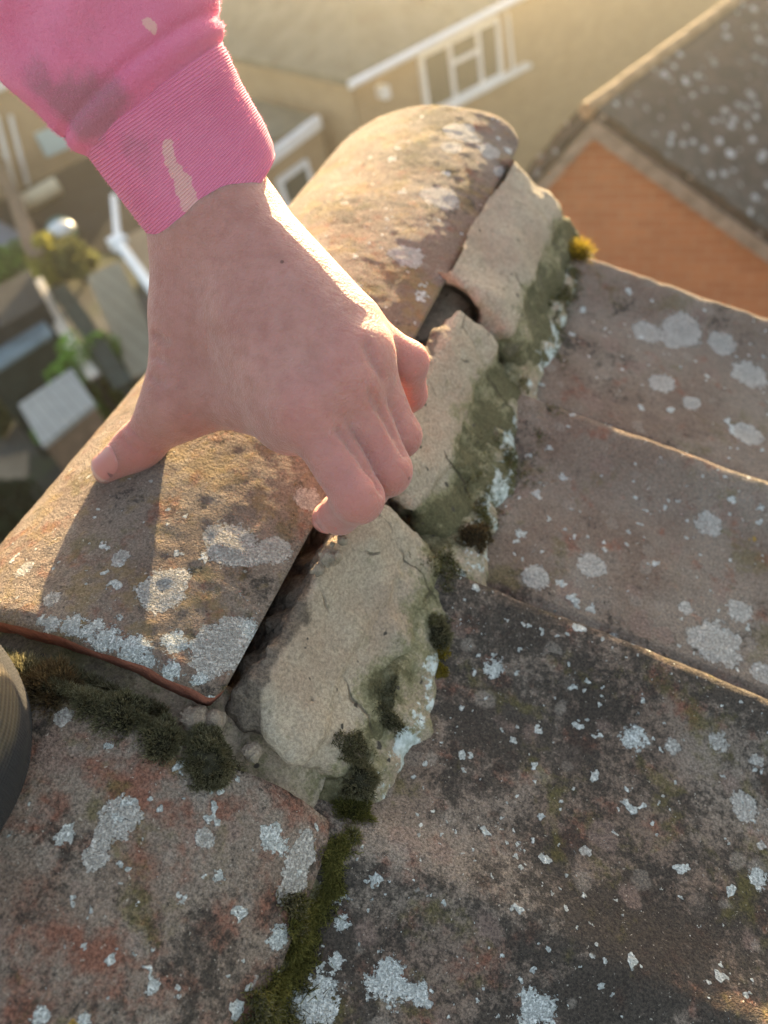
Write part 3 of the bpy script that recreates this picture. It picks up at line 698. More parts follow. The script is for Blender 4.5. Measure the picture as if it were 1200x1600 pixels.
nb = ts.bump(ts.attr('crease'), .0012, 1.0, nb)
skin = ts.done(col, ts.map(n2, .3, .7, .52, .66), nb, **{"Subsurface Weight": .6, "Subsurface Radius": (1.0, .28, .14), "Subsurface Scale": .011, "Specular IOR Level": .35, "Sheen Weight": .30, "Sheen Roughness": .35, "Sheen Tint": (1, .93, .88, 1)})
tips = np.full(len(V), 9.)
for k in ('tend', 'iend', 'mend', 'rend', 'lend', 'lpip', 'rpip', 'mpip', 'ipip', 'ldip', 'idip'):
    tips = np.minimum(tips, np.linalg.norm(V - J[k], axis=1))
kn = np.full(len(V), 9.)
for k in ('mmcp', 'imcp', 'rmcp', 'tip'): kn = np.minimum(kn, np.linalg.norm(V - J[k] - view(J[k]) * .012, axis=1))
flush = np.clip(smooth(.034, .006, tips) + .6 * smooth(.02, .006, kn), 0, 1)
def crease_field(V, arcs):
    f = np.zeros(len(V))
    for a, b, wd, dp in arcs:
        a, b = np.asarray(a), np.asarray(b); ab = b - a; t = np.clip((V - a) @ ab / (ab @ ab), 0, 1)
        lat = np.linalg.norm(V - a - t[:, None] * ab, axis=1)
        f = np.minimum(f, -dp * np.exp(-(lat / wd)**2))
    return f
ARC = []
for pts, wd, dp in (([(622, 728), (632, 738), (636, 752)], .0009, .35), ([(584, 772), (594, 782), (598, 796)], .0009, .35), ([(640, 664), (648, 676), (652, 690)], .0009, .35),
                    ([(530, 606), (542, 600), (556, 600)], .0009, .30), ([(532, 618), (546, 612), (560, 612)], .0009, .30), ([(534, 628), (548, 622), (562, 620)], .0009, .25)):
    q = [on_hand(*p) for p in pts]
    ARC += [(q[i], q[i + 1], wd, dp) for i in range(len(q) - 1)]
crease = crease_field(V, ARC)
loc = V.mean(0)
person = mesh_np("person", V, Q, skin, None, {"flush": flush, "crease": crease}, loc=loc)
tag(person, "bare hand and forearm in a pink sweatshirt sleeve gripping the ridge tile", "person")
sb = person.modifiers.new("smooth", 'SMOOTH'); sb.factor = .5; sb.iterations = 2
ss = person.modifiers.new("subdivide", 'SUBSURF'); ss.levels = 1; ss.render_levels = 1
hv = np.array([Vector(v) for v in V]); hi_ = rng.choice(len(V), 3200, replace=False)
e = 4e-4; hn = np.stack([hand_sdf(V[hi_] + np.eye(3)[i] * e) - hand_sdf(V[hi_] - np.eye(3)[i] * e) for i in range(3)], -1); hn /= np.linalg.norm(hn, axis=1)[:, None]
far_ = np.linalg.norm(V[hi_] - J['fore'], axis=1); ok = (np.min([np.linalg.norm(V[hi_] - J[k], axis=1) for k in ('tend', 'ipip', 'mpip', 'rpip', 'lpip', 'iend', 'mend')], axis=0) > .022)
hb_, hn = V[hi_][ok], hn[ok]; lie = J['imcp'] * .3 + J['lmcp'] * .7 - J['fore']; lie /= np.linalg.norm(lie)
hV, hF, hu = blades(hb_, hn * .55 + lie * .9, .0024, .000022, .18)
thr_ = NT("fine arm hair"); hairm = thr_.done((.42, .27, .14), .5)
mesh_np("arm_hair", hV, [list(f) if f[2] != f[3] else list(f[:3]) for f in hF.tolist()], hairm, person, loc=hV.mean(0))
# nails: curved plates laid on the finger surface
tn = NT("nail"); nail_m = tn.done(tn.mix(tn.map(tn.attr('free'), .80, .92), (.58, .25, .215), (.68, .46, .39)), .32, None, **{"Subsurface Weight": .5, "Subsurface Radius": (1, .3, .2), "Subsurface Scale": .003})
def nail(name, tip, base, side, ln, wd, up):
    ax = tip - base; ax /= np.linalg.norm(ax); n_ = up - ax * (up @ ax); n_ /= np.linalg.norm(n_); sd = np.cross(ax, n_)
    g = []; fr = []; c0 = tip - ax * ln * .42
    for i in range(15):
        for j in range(13):
            u, v = i / 14 * 2 - 1, j / 12 * 2 - 1
            k = (1 - abs(u)**4 * .30) if u < 0 else (1 - abs(u)**3 * .16)
            q = c0 + ax * (u * ln * .5 - .10 * ln * (v * v) * (1 if u > 0 else -1)) + sd * v * wd * .5 * k
            pnt = q + n_ * .012
            for _ in range(40):
                dd = float(hand_sdf(pnt[None])[0])
                if dd < 1e-5: break
                pnt = pnt - n_ * dd * .9
                if (pnt - q) @ n_ < -.006: break
            edge = max(abs(u), abs(v))
            g.append(pnt + n_ * (.00055 if edge < .97 else -.0004)); fr.append((u + 1) / 2)
    o = mesh_np(name, g, grid_faces(15, 13), nail_m, person, {"free": fr}, loc=c0)
    return o
vt = view(J['tend'])
nail("thumbnail", J['tend'] + (J['tend'] - J['tip']) * .30, J['tip'], None, .0165, .0135, vt + .55 * np.array([-1, .1, .2]))
nail("fingernail", J['iend'] + (J['iend'] - J['idip']) * .25, J['idip'], None, .011, .0095, np.array([-.3, -1, -.2]))

# sleeve: rings along the arm
tp = NT("pink sweatshirt"); tt = tp.attr('along')
def sweat(t, ribbed):
    c = t.mix(t.map(t.noise(20, 4, .6), .3, .7), (.70, .165, .275), (.78, .225, .34))
    c = t.mix(t.map(t.noise(900, 2, .8), .35, .75, 0, .22), c, (.82, .30, .45))
    c = t.mix(t.map(t.math('ADD', t.attr('dirt'), t.math('MULTIPLY', t.math('SUBTRACT', t.noise(60, 5, .7), .5), 1.1)), .30, .85, 0, .60), c, (.27, .165, .16))
    c = t.mix(t.map(t.math('ADD', t.attr('paint'), t.math('MULTIPLY', t.math('SUBTRACT', t.noise(260, 4, .75), .5), 1.5)), .38, .52, 0, .85), c, (.80, .46, .40))
    if ribbed:
        wv = t.math('SINE', t.math('MULTIPLY', t.math('ADD', t.attr('along'), t.math('MULTIPLY', t.noise(25, 2), .0012)), 2 * math.pi / .00098))
        c = t.mix(t.map(wv, -1, .2, .20, 0), c, (.40, .04, .13))
        nb = t.bump(t.math('ADD', wv, t.math('MULTIPLY', t.noise(1200, 2), .8)), .00035, .7)
    else: nb = t.bump(t.noise(650, 4, .8), .0014, .8)
    return t.done(c, .95, nb, **{"Sheen Weight": .35, "Sheen Roughness": .45, "Sheen Tint": (1, .55, .7, 1), "Subsurface Weight": .15, "Subsurface Radius": (1, .3, .4), "Subsurface Scale": .004, "Specular IOR Level": .15})
pink = sweat(tp, False); pink_rib = sweat(NT("pink ribbed cuff"), True)
def spline(keys, t):
    ks = np.array(keys, float); n = len(ks); x = np.clip(t * (n - 1), 0, n - 1 - 1e-9); i = int(x); f = x - i
    p0, p1, p2, p3 = ks[max(i - 1, 0)], ks[i], ks[i + 1], ks[min(i + 2, n - 1)]
    return .5 * (2 * p1 + (p2 - p0) * f + (2 * p0 - 5 * p1 + 4 * p2 - p3) * f * f + (3 * p1 - p0 - 3 * p2 + p3) * f**3)
def tube_cloth(name, keys, n, m, th, mat, parent, wrinkle, lo_turn=.002, tilt=0.0, marks=None):
    """keys: (px, py, depth, half width m, half thickness m); first ring is the open hem"""
    K = [list(at(k[0], k[1], k[2])) + [k[3], k[4]] for k in keys]
    R_ = np.array([spline(K, t) for t in np.linspace(0, 1, n)]); c = R_[:, :3]
    T = np.gradient(c, axis=0); T /= np.linalg.norm(T, axis=1)[:, None]
    al = np.concatenate([[0], np.cumsum(np.linalg.norm(np.diff(c, axis=0), axis=1))])
    vw = CP - c; vw /= np.linalg.norm(vw, axis=1)[:, None]
    sd = np.cross(T, vw); sd /= np.linalg.norm(sd, axis=1)[:, None]; dp = np.cross(sd, T)
    ph = np.linspace(0, 2 * math.pi, m, endpoint=False)
    rad = np.cos(ph)[None, :, None] * sd[:, None] * R_[:, 3][:, None, None] + np.sin(ph)[None, :, None] * dp[:, None] * R_[:, 4][:, None, None]
    nr = rad / np.linalg.norm(rad, axis=-1)[..., None]
    P = c[:, None] + rad
    P = P - T[:, None] * (tilt * np.exp(-al / .03))[:, None, None] * (1.0 * np.sin(ph) - 1.35 * np.cos(ph))[None, :, None]
    P = P + nr * wrinkle(P, al[:, None] * np.ones((1, m)), ph[None] * np.ones((n, 1)))[..., None]
    inn = P - nr * th
    h1 = (P[:1] + inn[:1]) / 2 - T[0] * th * .4
    rows = np.concatenate([inn[::-1][-12:], h1, P])      # hem turned in
    alr = np.concatenate([al[::-1][-12:], [0], al]); 
    Vv = rows.reshape(-1, 3); F = grid_faces(len(rows), m, True)
    Fl = F
    A = {"along": np.repeat(alr, m)}
    for k in ("dirt", "paint"):
        f = np.zeros(len(Vv))
        for px, py, r, amp in (marks or {}).get(k, []):
            x, y = to_px(P.reshape(-1, 3)); facing = ((vw[:, None] * nr).sum(-1)).ravel() > .1
            q = P.reshape(-1, 3)[np.argmin(np.hypot(x - px, y - py) + np.where(facing, 0, 1e4))]
            f = np.maximum(f, amp * np.clip(1.3 - np.linalg.norm(Vv - q, axis=1) / r, 0, 1))
        A[k] = f
    o = mesh_np(name, Vv, Fl[:, ::-1], mat, parent, A, loc=Vv.mean(0))
    o.modifiers.new("subdivide", 'SUBSURF').levels = 1
    return o, P, nr
def wr_sleeve(P, al, ph):
    w_ = fbm(P, 18, 3, 5) * .0066 * smooth(0, .03, al) + fbm(P, 60, 2, 9) * .0009
    w_ += -.0012 * smooth(.004, 0, al) + .0007 * np.exp(-((al - .004) / .003)**2) - .0015 * np.exp(-((al - .0085) / .0016)**2)             # turned seam above the cuff
    # deep fold that runs round the outer side
    q = al - (.052 + .022 * np.sin(ph * 1.0 + .5))
    w_ += (-.0085 * np.exp(-(q / .007)**2) + .004 * np.exp(-((q - .016) / .010)**2)) * smooth(-.2, .7, np.cos(ph - math.pi * SIDE))
    q2 = al - (.030 + .01 * np.sin(ph * 2))
    w_ += .0022 * np.exp(-(q2 / .008)**2)
    return w_
SIDE = 1
KS = [(242, 160, 0.2721, 0.0332, 0.0278), (224, 130, 0.2697, 0.0362, 0.0305), (190, 74, 0.2654, 0.041, 0.0335), (158, 10, 0.2606, 0.0439, 0.0374), (126, -60, 0.2548, 0.045, 0.0402), (70, -180, 0.2472, 0.045, 0.0422), (20, -400, 0.2347, 0.0479, 0.0441)]
sleeve, Ps, Ns = tube_cloth("sleeve", KS, 110, 120, .0022, pink, person, wr_sleeve, tilt=.003,
    marks={"dirt": [(140, 172, .016, 1.0), (110, 165, .012, .9), (165, 160, .012, .8), (60, 125, .012, .7), (95, 140, .014, .5), (250, 30, .008, .3), (120, 60, .02, .35)], "paint": [(232, 40, .003, .8)]})
def wr_cuff(P, al, ph):
    return fbm(P, 20, 2, 2) * .0016 * smooth(.0, .02, al) + fbm(P, 70, 2, 4) * .0004 - .0012 * smooth(.006, 0, al)
KC = [(353, 331, 0.2903, 0.03, 0.0254), (323, 285, 0.286, 0.0307, 0.0257), (295, 243, 0.2817, 0.0311, 0.0259), (267, 201, 0.2769, 0.0316, 0.0263), (242, 160, 0.2721, 0.0322, 0.0268), (234, 147, 0.2706, 0.0318, 0.0266)]
cuff, Pc, Nc = tube_cloth("cuff", KC, 70, 130, .0024, pink_rib, sleeve, wr_cuff, tilt=.0055,
    marks={"dirt": [(205, 235, .013, .55), (190, 250, .009, .35), (150, 205, .008, .6)],
           "paint": [(261, 222, .0022, .9), (265, 238, .0026, 1), (269, 254, .0030, 1), (275, 266, .0034, 1), (284, 284, .0036, 1.1), (290, 300, .0040, 1.1), (297, 316, .0042, 1.1), (303, 332, .0036, 1.1), (306, 340, .003, 1)]})
# loose fibres standing off the cloth
def fuzz(name, P, nr, n, L, mat, parent):
    i = rng.integers(13, P.shape[0] - 2, n); j = rng.integers(0, P.shape[1], n); f = rng.random((n, 1))
    b = P[i, j] * f + P[i - 1, (j + 1) % P.shape[1]] * (1 - f)
    V_, F_, u_ = blades(b, nr[i, j], L, .00005, .75)
    F_ = F_[: n]; Q_ = np.concatenate([F_]); T_ = np.arange(n) * 5
    faces = [list(q) for q in F_.tolist()] + [[t + 3, t + 2, t + 4] for t in T_.tolist()]
    return mesh_np(name, V_, faces, mat, parent, loc=V_.mean(0))
tf = NT("pink lint"); lint = tf.done((.80, .25, .42), .9)
trl = tf.n("ShaderNodeBsdfTranslucent", {"Color": (.85, .35, .5, 1)}); mxl = tf.n("ShaderNodeMixShader", {0: .5})
tf.t.links.new(tf.b.outputs[0], mxl.inputs[1]); tf.t.links.new(trl.outputs[0], mxl.inputs[2]); tf.t.links.new(mxl.outputs[0], tf.out.inputs[0])
fuzz("lint", Ps[:75], Ns, 9000, .0016, lint, sleeve)
fuzz("lint", Pc, Nc, 4500, .0008, lint, cuff)

# ------------------------------------------------------------------ the knee at the left edge
def knee_sdf(p):
    k = np.array([-.2070, .0100, CAMZ - .160]); r = .0455
    a = capsule(p, k, k + np.array([-.26, -.06, .10]), r, .075)
    b = capsule(p, k, k + np.array([-.16, .03, -.30]), r * .97, .062)
    d = smin(a, b, .02)
    return d + fbm(p, 14, 3, 3) * .004 + fbm(p, 45, 2, 3) * .0012
V, Q = sample_sdf(knee_sdf, (-.56, -.16, CAMZ - .53), (-.14, .12, CAMZ + .04), .004)
tk = NT("dark navy cloth"); wv = tk.math('SINE', tk.math('MULTIPLY', tk.n("ShaderNodeSeparateXYZ", {0: warp(tk, .01, 14)}).outputs[2], 2 * math.pi / .0022))
wv2 = tk.math('SINE', tk.math('MULTIPLY', tk.n("ShaderNodeSeparateXYZ", {0: tk.obj}).outputs[1], 2 * math.pi / .0009))
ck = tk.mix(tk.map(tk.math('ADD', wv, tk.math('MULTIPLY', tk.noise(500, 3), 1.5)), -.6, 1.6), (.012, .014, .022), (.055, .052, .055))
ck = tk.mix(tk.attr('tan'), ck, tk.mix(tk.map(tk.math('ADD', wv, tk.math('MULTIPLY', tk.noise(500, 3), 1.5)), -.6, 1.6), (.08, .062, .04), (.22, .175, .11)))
navy = tk.done(ck, .95, tk.bump(tk.math('ADD', wv, wv2), .0009, .8), **{"Sheen Weight": .1, "Specular IOR Level": .2})
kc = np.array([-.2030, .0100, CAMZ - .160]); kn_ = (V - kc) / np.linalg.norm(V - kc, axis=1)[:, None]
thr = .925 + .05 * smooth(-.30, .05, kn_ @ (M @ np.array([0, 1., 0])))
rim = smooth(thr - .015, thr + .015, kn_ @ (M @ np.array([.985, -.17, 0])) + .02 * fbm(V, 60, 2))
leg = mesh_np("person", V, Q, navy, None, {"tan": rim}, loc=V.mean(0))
tag(leg, "bent knee in dark navy cloth with a tan ribbed panel beside the moss", "person")
leg.modifiers.new("smooth", 'SMOOTH').iterations = 4

# ------------------------------------------------------------------ the gardens and houses below
tg = NT("garden ground"); c = tg.mix(tg.map(tg.noise(.9, 5, .65), .40, .62), (.055, .050, .042), (.075, .085, .035))
c = tg.mix(tg.map(tg.noise(.35, 3), .5, .62, 0, .8), c, (.12, .11, .10))
ground_m = tg.done(c, .95, tg.bump(tg.noise(12, 4), .03))
gq = np.array([[-300, -300, 0], [300, -300, 0], [300, 300, 0], [-300, 300, 0]], float)
tag(mesh_np("ground", gq, np.array([[0, 1, 2, 3]]), ground_m, shade=False), kind="structure")
def brick_mat(name, c1, c2, mort, scale=1.0):
    t = NT(name); sx = t.n("ShaderNodeSeparateXYZ", {0: t.obj}); v = t.n("ShaderNodeCombineXYZ", {0: sx.outputs[0], 1: sx.outputs[2], 2: 0.0}).outputs[0]
    b = t.n("ShaderNodeTexBrick", {"Vector": v, "Color1": (*c1, 1), "Color2": (*c2, 1), "Mortar": (*mort, 1), "Scale": scale, "Mortar Size": .010, "Brick Width": .225, "Row Height": .075, "Mortar Smooth": .3})
    col = t.mix(t.map(t.noise(2.2, 5, .65), .35, .7, 0, .45), b.outputs[0], tuple(np.array(c1) * .72))
    return t.done(col, .9, t.bump(b.outputs[1], -.006))
m_orange = brick_mat("orange brick", (.40, .185, .085), (.325, .140, .066), (.38, .235, .14))
m_tan = brick_mat("tan brick", (.36, .25, .14), (.29, .20, .115), (.36, .30, .22))
m_white = plain("white plastic", (.74, .76, .78), .35, .04, 3)
m_glass = NT("dark window glass"); m_glass = m_glass.done((.05, .065, .06), .12)
m_verge = plain("verge cement", (.26, .23, .19), .9, .25, 12, .02)
trf = NT("weathered dark roof tiles")
sx = trf.n("ShaderNodeSeparateXYZ", {0: trf.obj})
c = trf.mix(trf.map(trf.noise(7, 5, .7), .38, .64), (.032, .030, .030), (.075, .058, .052))
dd, cc = trf.vor(13, warp(trf, .05, 18)); q = trf.n("ShaderNodeSeparateColor", {0: cc})
c = trf.mix(trf.math('MULTIPLY', trf.map(trf.math('SUBTRACT', trf.math('MULTIPLY', q.outputs[0], .52), dd), -.05, .05), trf.math('MULTIPLY', trf.map(q.outputs[1], .45, .55), trf.map(trf.noise(2.4, 4, .6), .40, .60, .45, 1))), c, (.40, .41, .42))
row = trf.math('FRACT', trf.math('DIVIDE', trf.attr('down'), .28))
c = trf.mix(trf.map(row, 0, .06, .8, 0), c, (.02, .018, .016))
lich_roof = trf.done(c, .92, trf.bump(trf.noise(30, 4), .02))
m_groof = plain("grey green roof", (.105, .112, .092), .9, .25, 2.5, .03)
def vwall(name, quad, mat, parent, th=.12):
    """vertical wall: outline given left to right along its foot, local X along it, so the bricks lie level"""
    q = [np.asarray(p, float) for p in quad]; d = q[1] - q[0]; a = math.atan2(d[1], d[0])
    ca, sa = math.cos(a), math.sin(a); o0 = q[0]
    L_ = [np.array([(p - o0)[0] * ca + (p - o0)[1] * sa, -(p - o0)[0] * sa + (p - o0)[1] * ca, p[2] - o0[2]]) for p in q]
    mb = MB().prism(L_, (0, th, 0)); o = mesh_np(name, mb.v, mb.f, mat, parent, shade=False)
    o.location = o0 - np.array(parent_loc(parent)); o.rotation_euler = (0, 0, a); return o

# the neighbour with the orange gable
K = 1.4
gy = 4.0 * K
def on_y(px, py, y): r = ray(px, py); return CP + r * (y / r[1])
ap = on_y(932, 178, gy); lv = on_y(800, 330, gy); rv = on_y(1290, 435, gy)
nb_ = thing("house", "neighbouring house with an orange brick gable and dark lichened roof", "house", (ap[0], gy + 3, 0))
foot_l, foot_r = np.array([lv[0] - .6, gy, 0]), np.array([rv[0], gy, 0])
sll = (ap[2] - lv[2]) / (ap[0] - lv[0]); lfar = np.array([lv[0] - .6, gy, lv[2] - .6 * sll])
vwall("gable_wall", [foot_l, foot_r, rv, ap, lfar], m_orange, nb_, .25)
rd_ = np.array([.385, .923, 0]) * 9
def roof_slab(name, a, b, parent, mat, th=.10, over=.10):
    dn = b - a; up = np.cross(dn, rd_); up /= np.linalg.norm(up); up = up if up[2] > 0 else -up
    back = -rd_ / 9 * over
    P_ = np.array([[a + up * .10 + back + rd_ * t + dn * s for s in np.linspace(0, 1, 30)] for t in np.linspace(0, 1, 30)])
    dist = np.tile(np.linspace(0, np.linalg.norm(dn), 30), 30)
    top = P_.reshape(-1, 3) + up * ((dist % .28) / .28 * .02)[:, None]; bot = top - up * th
    F = grid_faces(30, 30); n0 = len(top)
    bd = list(range(30)) + [i * 30 + 29 for i in range(1, 30)] + [29 * 30 + j for j in range(28, -1, -1)] + [i * 30 for i in range(28, 0, -1)]
    sd = np.array([[bd[i], bd[(i + 1) % len(bd)], bd[(i + 1) % len(bd)] + n0, bd[i] + n0] for i in range(len(bd))])
    return mesh_np(name, np.concatenate([top, bot]), np.concatenate([F, F[:, ::-1] + n0, sd]), mat, parent, {"down": np.tile(dist, 2)}, shade=False, loc=top.mean(0))
rf = roof_slab("roof", ap, rv, nb_, lich_roof); roof_slab("roof", ap, lfar, nb_, lich_roof)
mb = MB()
for a_, b_ in ((ap, rv), (ap, lfar)):
    d = (b_ - a_); u = np.array([0, -1, 0])
    mb.prism([a_ + u * .12 + [0, 0, .005], b_ + u * .12 + [0, 0, .005], b_ + u * .12 + [0, 0, -.12], a_ + u * .12 + [0, 0, -.12]], (0, .10, 0))
mb.build("verge", m_verge, nb_)
m_ridge = plain("ridge clay", (.36, .25, .15), .85, .25, 8, .03)
for i in range(14):
    a_ = ap + np.array([0, 0, .075]) + rd_ / 9 * (i * .46 - .14); b_ = a_ + rd_ / 9 * .45
    MB().tube([a_, b_], [.055, .050], 12).build("ridge_cap", m_ridge, rf, smooth=False)

# the tan house with the white window
V_A = np.array([.475, .88, 0]); V_A /= np.linalg.norm(V_A); N_A = np.array([V_A[1], -V_A[0], 0]); A0 = at(652, 85, 12)
def on_A(px, py, off=0.0): r = ray(px, py); s = (N_A @ (A0 + N_A * off - CP)) / (N_A @ r); return CP + r * s
ca_ = on_A(548, 122); cb_ = on_A(775, -14); fa = on_A(960, -100)
tan = thing("house", "tan brick house with a white three-part window and grey roof", "house", (ca_[0] - 2, ca_[1] + 2, 0))
ez = ca_[2]
c0 = np.array([ca_[0], ca_[1], 0]); c1 = c0 + V_A * 11; cl = c0 - N_A * 9
up_ = np.array([0, 0, ez])
vwall("wall", [c0, c1, c1 + up_, c0 + up_], m_tan, tan); vwall("wall", [cl, c0, c0 + up_, cl + up_], m_tan, tan)
# hipped roof from both eaves
e0 = c0 + up_ + N_A * .25 - V_A * .25; e1 = c1 + up_ + N_A * .25; e2 = cl + up_ - V_A * .25
h0 = c0 + up_ - N_A * 4.5 + V_A * 4.5 + np.array([0, 0, 2.4]); h1 = c1 + up_ - N_A * 4.5 + np.array([0, 0, 2.4]); h2 = cl + up_ + V_A * 4.5 + np.array([0, 0, 2.4])
MB().prism([e0, e1, h1, h0], (0, 0, .1)).prism([e2, e0 - [0, 0, .004], h0, h2], (0, 0, .1)).build("roof", m_groof, tan)
MB().tube([e0 + N_A * .05 + [0, 0, .02], e1 + N_A * .05 + [0, 0, .02]], .065, 8).build("gutter", m_white, tan)
def window(parent, pts, cols, rows_mid=None, off=.0, dep=.06, name="window", sill=True):
    """pts: four photo corners tl, tr, br, bl on wall A"""
    tl, tr, br, bl = [on_A(*p, off) for p in pts]
    ux = (tr - tl); wdt = np.linalg.norm(ux); ux /= wdt; hgt = tl[2] - bl[2]; z = np.array([0, 0, 1.]); b = .075
    fr = MB(); nrm = N_A
    bar = lambda x0, x1, y0, y1, d=dep: fr.box(tl + ux * (x0 + x1) / 2 - z * (y0 + y1) / 2, ux * (x1 - x0) / 2, z * (y1 - y0) / 2, nrm * d)
    bar(0, wdt, 0, b); bar(0, wdt, hgt - b, hgt); bar(0, b, b, hgt - b); bar(wdt - b, wdt, b, hgt - b)
    for c_ in cols: bar(c_ * wdt - b / 2, c_ * wdt + b / 2, b, hgt - b)
    if rows_mid: x0, x1, y = rows_mid; bar(x0 * wdt + b / 2, x1 * wdt - b / 2, y * hgt - b / 2, y * hgt + b / 2, dep * .9)
    w_ = MB().box(tl + ux * wdt / 2 - z * hgt / 2 - nrm * .01, ux * (wdt / 2 - .01), z * (hgt / 2 - .01), nrm * .035).build(name, m_glass, parent)
    fr.build("frame", m_white, w_)
    if sill: MB().box(bl + ux * wdt / 2 - z * .035 + nrm * .06, ux * (wdt / 2 + .08), z * .032, nrm * .09).build("sill", m_white, w_)
    return w_
window(tan, [(652, 85), (776, 24), (800, 112), (703, 160)], (.36, .72), (.36, .72, .38), off=.03)
MB().tube([on_A(792, 20, .06), on_A(803, 120, .06)], .03, 8).build("drainpipe", m_white, tan)
MB().box(on_A(598, 143, .1), V_A * .06, N_A * .12, np.array([0, 0, .09])).build("alarm_box", m_white, tan)

# low tan extension in front of it
A1 = at(430, 240, 12.0)
def on_B(px, py): r = ray(px, py); s = (N_A @ (A1 - CP)) / (N_A @ r); return CP + r * s
x0, x1 = on_B(395, 264), on_B(497, 188)
ext = thing("extension", "low tan brick extension with a white fascia above a small dark window", "extension", ((x0 + x1)[0] / 2, (x0 + x1)[1] / 2, 0))
f0, f1 = np.array([*x0[:2], 0]), np.array([*x1[:2], 0])
vwall("wall", [f0, f1, [*f1[:2], x1[2]], [*f0[:2], x1[2]]], m_tan, ext)
vwall("wall", [f1 + N_A * -.001, f1 - N_A * 2.2, [*(f1 - N_A * 2.2)[:2], x1[2]], [*f1[:2], x1[2]]], m_tan, ext)
MB().box((x0 + x1) / 2 + N_A * .05, (x1 - x0) / 2, N_A * .07, np.array([0, 0, .10])).build("fascia", m_white, ext, bevel=.03)
MB().prism([f0 + [0, 0, x1[2] + .02], f1 + [0, 0, x1[2] + .02], f1 - N_A * 2.2 + [0, 0, x1[2] + .02], f0 - N_A * 2.2 + [0, 0, x1[2] + .02]], (0, 0, .06)).build("roof", m_groof, ext)
A0_s = A0; A0 = A1 + N_A * .0
window(ext, [(432, 282), (478, 248), (494, 296), (448, 330)], (), None, off=.04)
A0 = A0_s

# left: house wall, yard, gardens on the ground
def G(px, py, h=0.0): return on_level(px, py, h)
g0, g1 = G(-60, 345), G(300, 160); dl = g1 - g0; dl /= np.linalg.norm(dl); nl = np.array([dl[1], -dl[0], 0])
if nl @ (CP - g0) < 0: nl = -nl
lh = thing("house", "tan house behind the dark yard with a pale blue window", "house", ((g0 + g1) / 2).tolist()[:2] + [0])
vwall("wall", [g0, g1, g1 + [0, 0, 5.2], g0 + [0, 0, 5.2]], m_tan, lh)
def on_L(px, py, off=0.0): r = ray(px, py); s = (nl @ (g0 + nl * off - CP)) / (nl @ r); return CP + r * s
a_, b_ = on_L(55, 212, .05), on_L(112, 188, .05); bt = on_L(78, 240, .05)
m_blue = plain("pale blue pane", (.42, .58, .62), .3, .05, 2)
MB().box((a_ + b_) / 2 + [0, 0, (bt - a_)[2] / 2], (b_ - a_) / 2, nl * .05, np.array([0, 0, abs((bt - a_)[2]) / 2 + .05])).build("window", m_blue, lh)
for px in (8, 30): MB().tube([on_L(px - 14, 180, .1), on_L(px + 14, 290, .1)], .06, 8).build("drainpipe", m_white, lh)
MB().box(on_L(20, 215 - 90, .1), dl * 2.5, nl * .1, np.array([0, 0, .1])).build("gutter", m_white, lh)
m_yard = plain("dark tarmac", (.026, .026, .028), .95, .3, 1.2, **{"Specular IOR Level": .05})
def sheet(name, pts, mat, z, kind="structure"):
    P_ = [np.array([*G(*p)[:2], z]) for p in pts]
    return tag(mesh_np(name, P_, [list(range(len(P_)))], mat, shade=False), kind=kind)
sheet("yard", [(-30, 330), (260, 185), (420, 250), (330, 420), (190, 400), (60, 380)], m_yard, .02)
def block(name, pts, h, mat, label, cat, parent=None, rim=None, group=None):
    """a flat-topped thing whose top outline is given at height h"""
    P_ = [G(*p, h) for p in pts]; c_ = np.mean(P_, 0); c_[2] = 0
    t_ = thing(name, label, cat, c_, group)
    MB().prism(P_, (0, 0, -.07)).build("roof", mat, t_)
    q = [(p - c_) * .955 + c_ for p in P_]; q = [np.array([*p[:2], h - .072]) for p in q]
    MB().prism(q, (0, 0, -(h - .074))).build("wall", rim or mat, t_)
    return t_
def planks(name, c, step):
    t = NT(name); s_ = t.n("ShaderNodeSeparateXYZ", {0: t.n("ShaderNodeMapping", {"Vector": t.obj, "Rotation": (0, 0, .52)}).outputs[0]})
    f = t.math('FRACT', t.math('DIVIDE', s_.outputs[1], step)); col = t.mix(t.map(f, .0, .18, .75, 0), c, tuple(np.array(c) * .35))
    return t.done(t.mix(t.map(t.noise(5, 4), .3, .7, 0, .4), col, tuple(np.array(c) * .65)), .9, **{"Specular IOR Level": .1})
m_shed = planks("grey corrugated sheet", (.31, .32, .31), .15); m_deck = planks("weathered decking", (.34, .31, .235), .26)
m_dkwood = plain("dark stained wood", (.035, .034, .033), .8, .3, 4); m_dkgreen = plain("dark green boards", (.030, .040, .034), .8, .3, 4)
m_bluegl = plain("grey blue glass", (.16, .21, .235), .25, .2, 2); m_cream = plain("cream plastic", (.62, .55, .40), .5, .08, 3)
m_brownw = plain("brown fence wood", (.17, .12, .085), .85, .3, 4); m_teal = plain("teal plastic", (.03, .15, .17), .4, .1, 3); m_lt = plain("pale sunlit board", (.55, .50, .42), .7, .1, 3)
block("shed", [(28, 632), (112, 575), (148, 630), (66, 697)], 2.0, m_shed, "small shed with a pale grey ribbed roof among bushes", "shed", rim=m_brownw)
block("shed", [(135, 432), (186, 408), (262, 565), (205, 590)], 1.6, m_deck, "long low outbuilding with a weathered slatted tan roof beside the wrist", "outbuilding", rim=m_dkwood)
block("shed", [(-40, 470), (45, 420), (70, 470), (-40, 535)], 2.2, m_dkwood, "dark flat-roofed shed at the left edge", "shed")
block("greenhouse", [(-40, 545), (60, 488), (82, 520), (-30, 592)], 1.9, m_bluegl, "low greenhouse with a grey blue glazed roof", "greenhouse", rim=m_dkgreen)
block("garage", [(186, 374), (330, 300), (400, 420), (250, 466)], 2.6, m_tan, "flat tan garage edged by a white gutter, half behind the wrist", "garage", rim=m_tan)
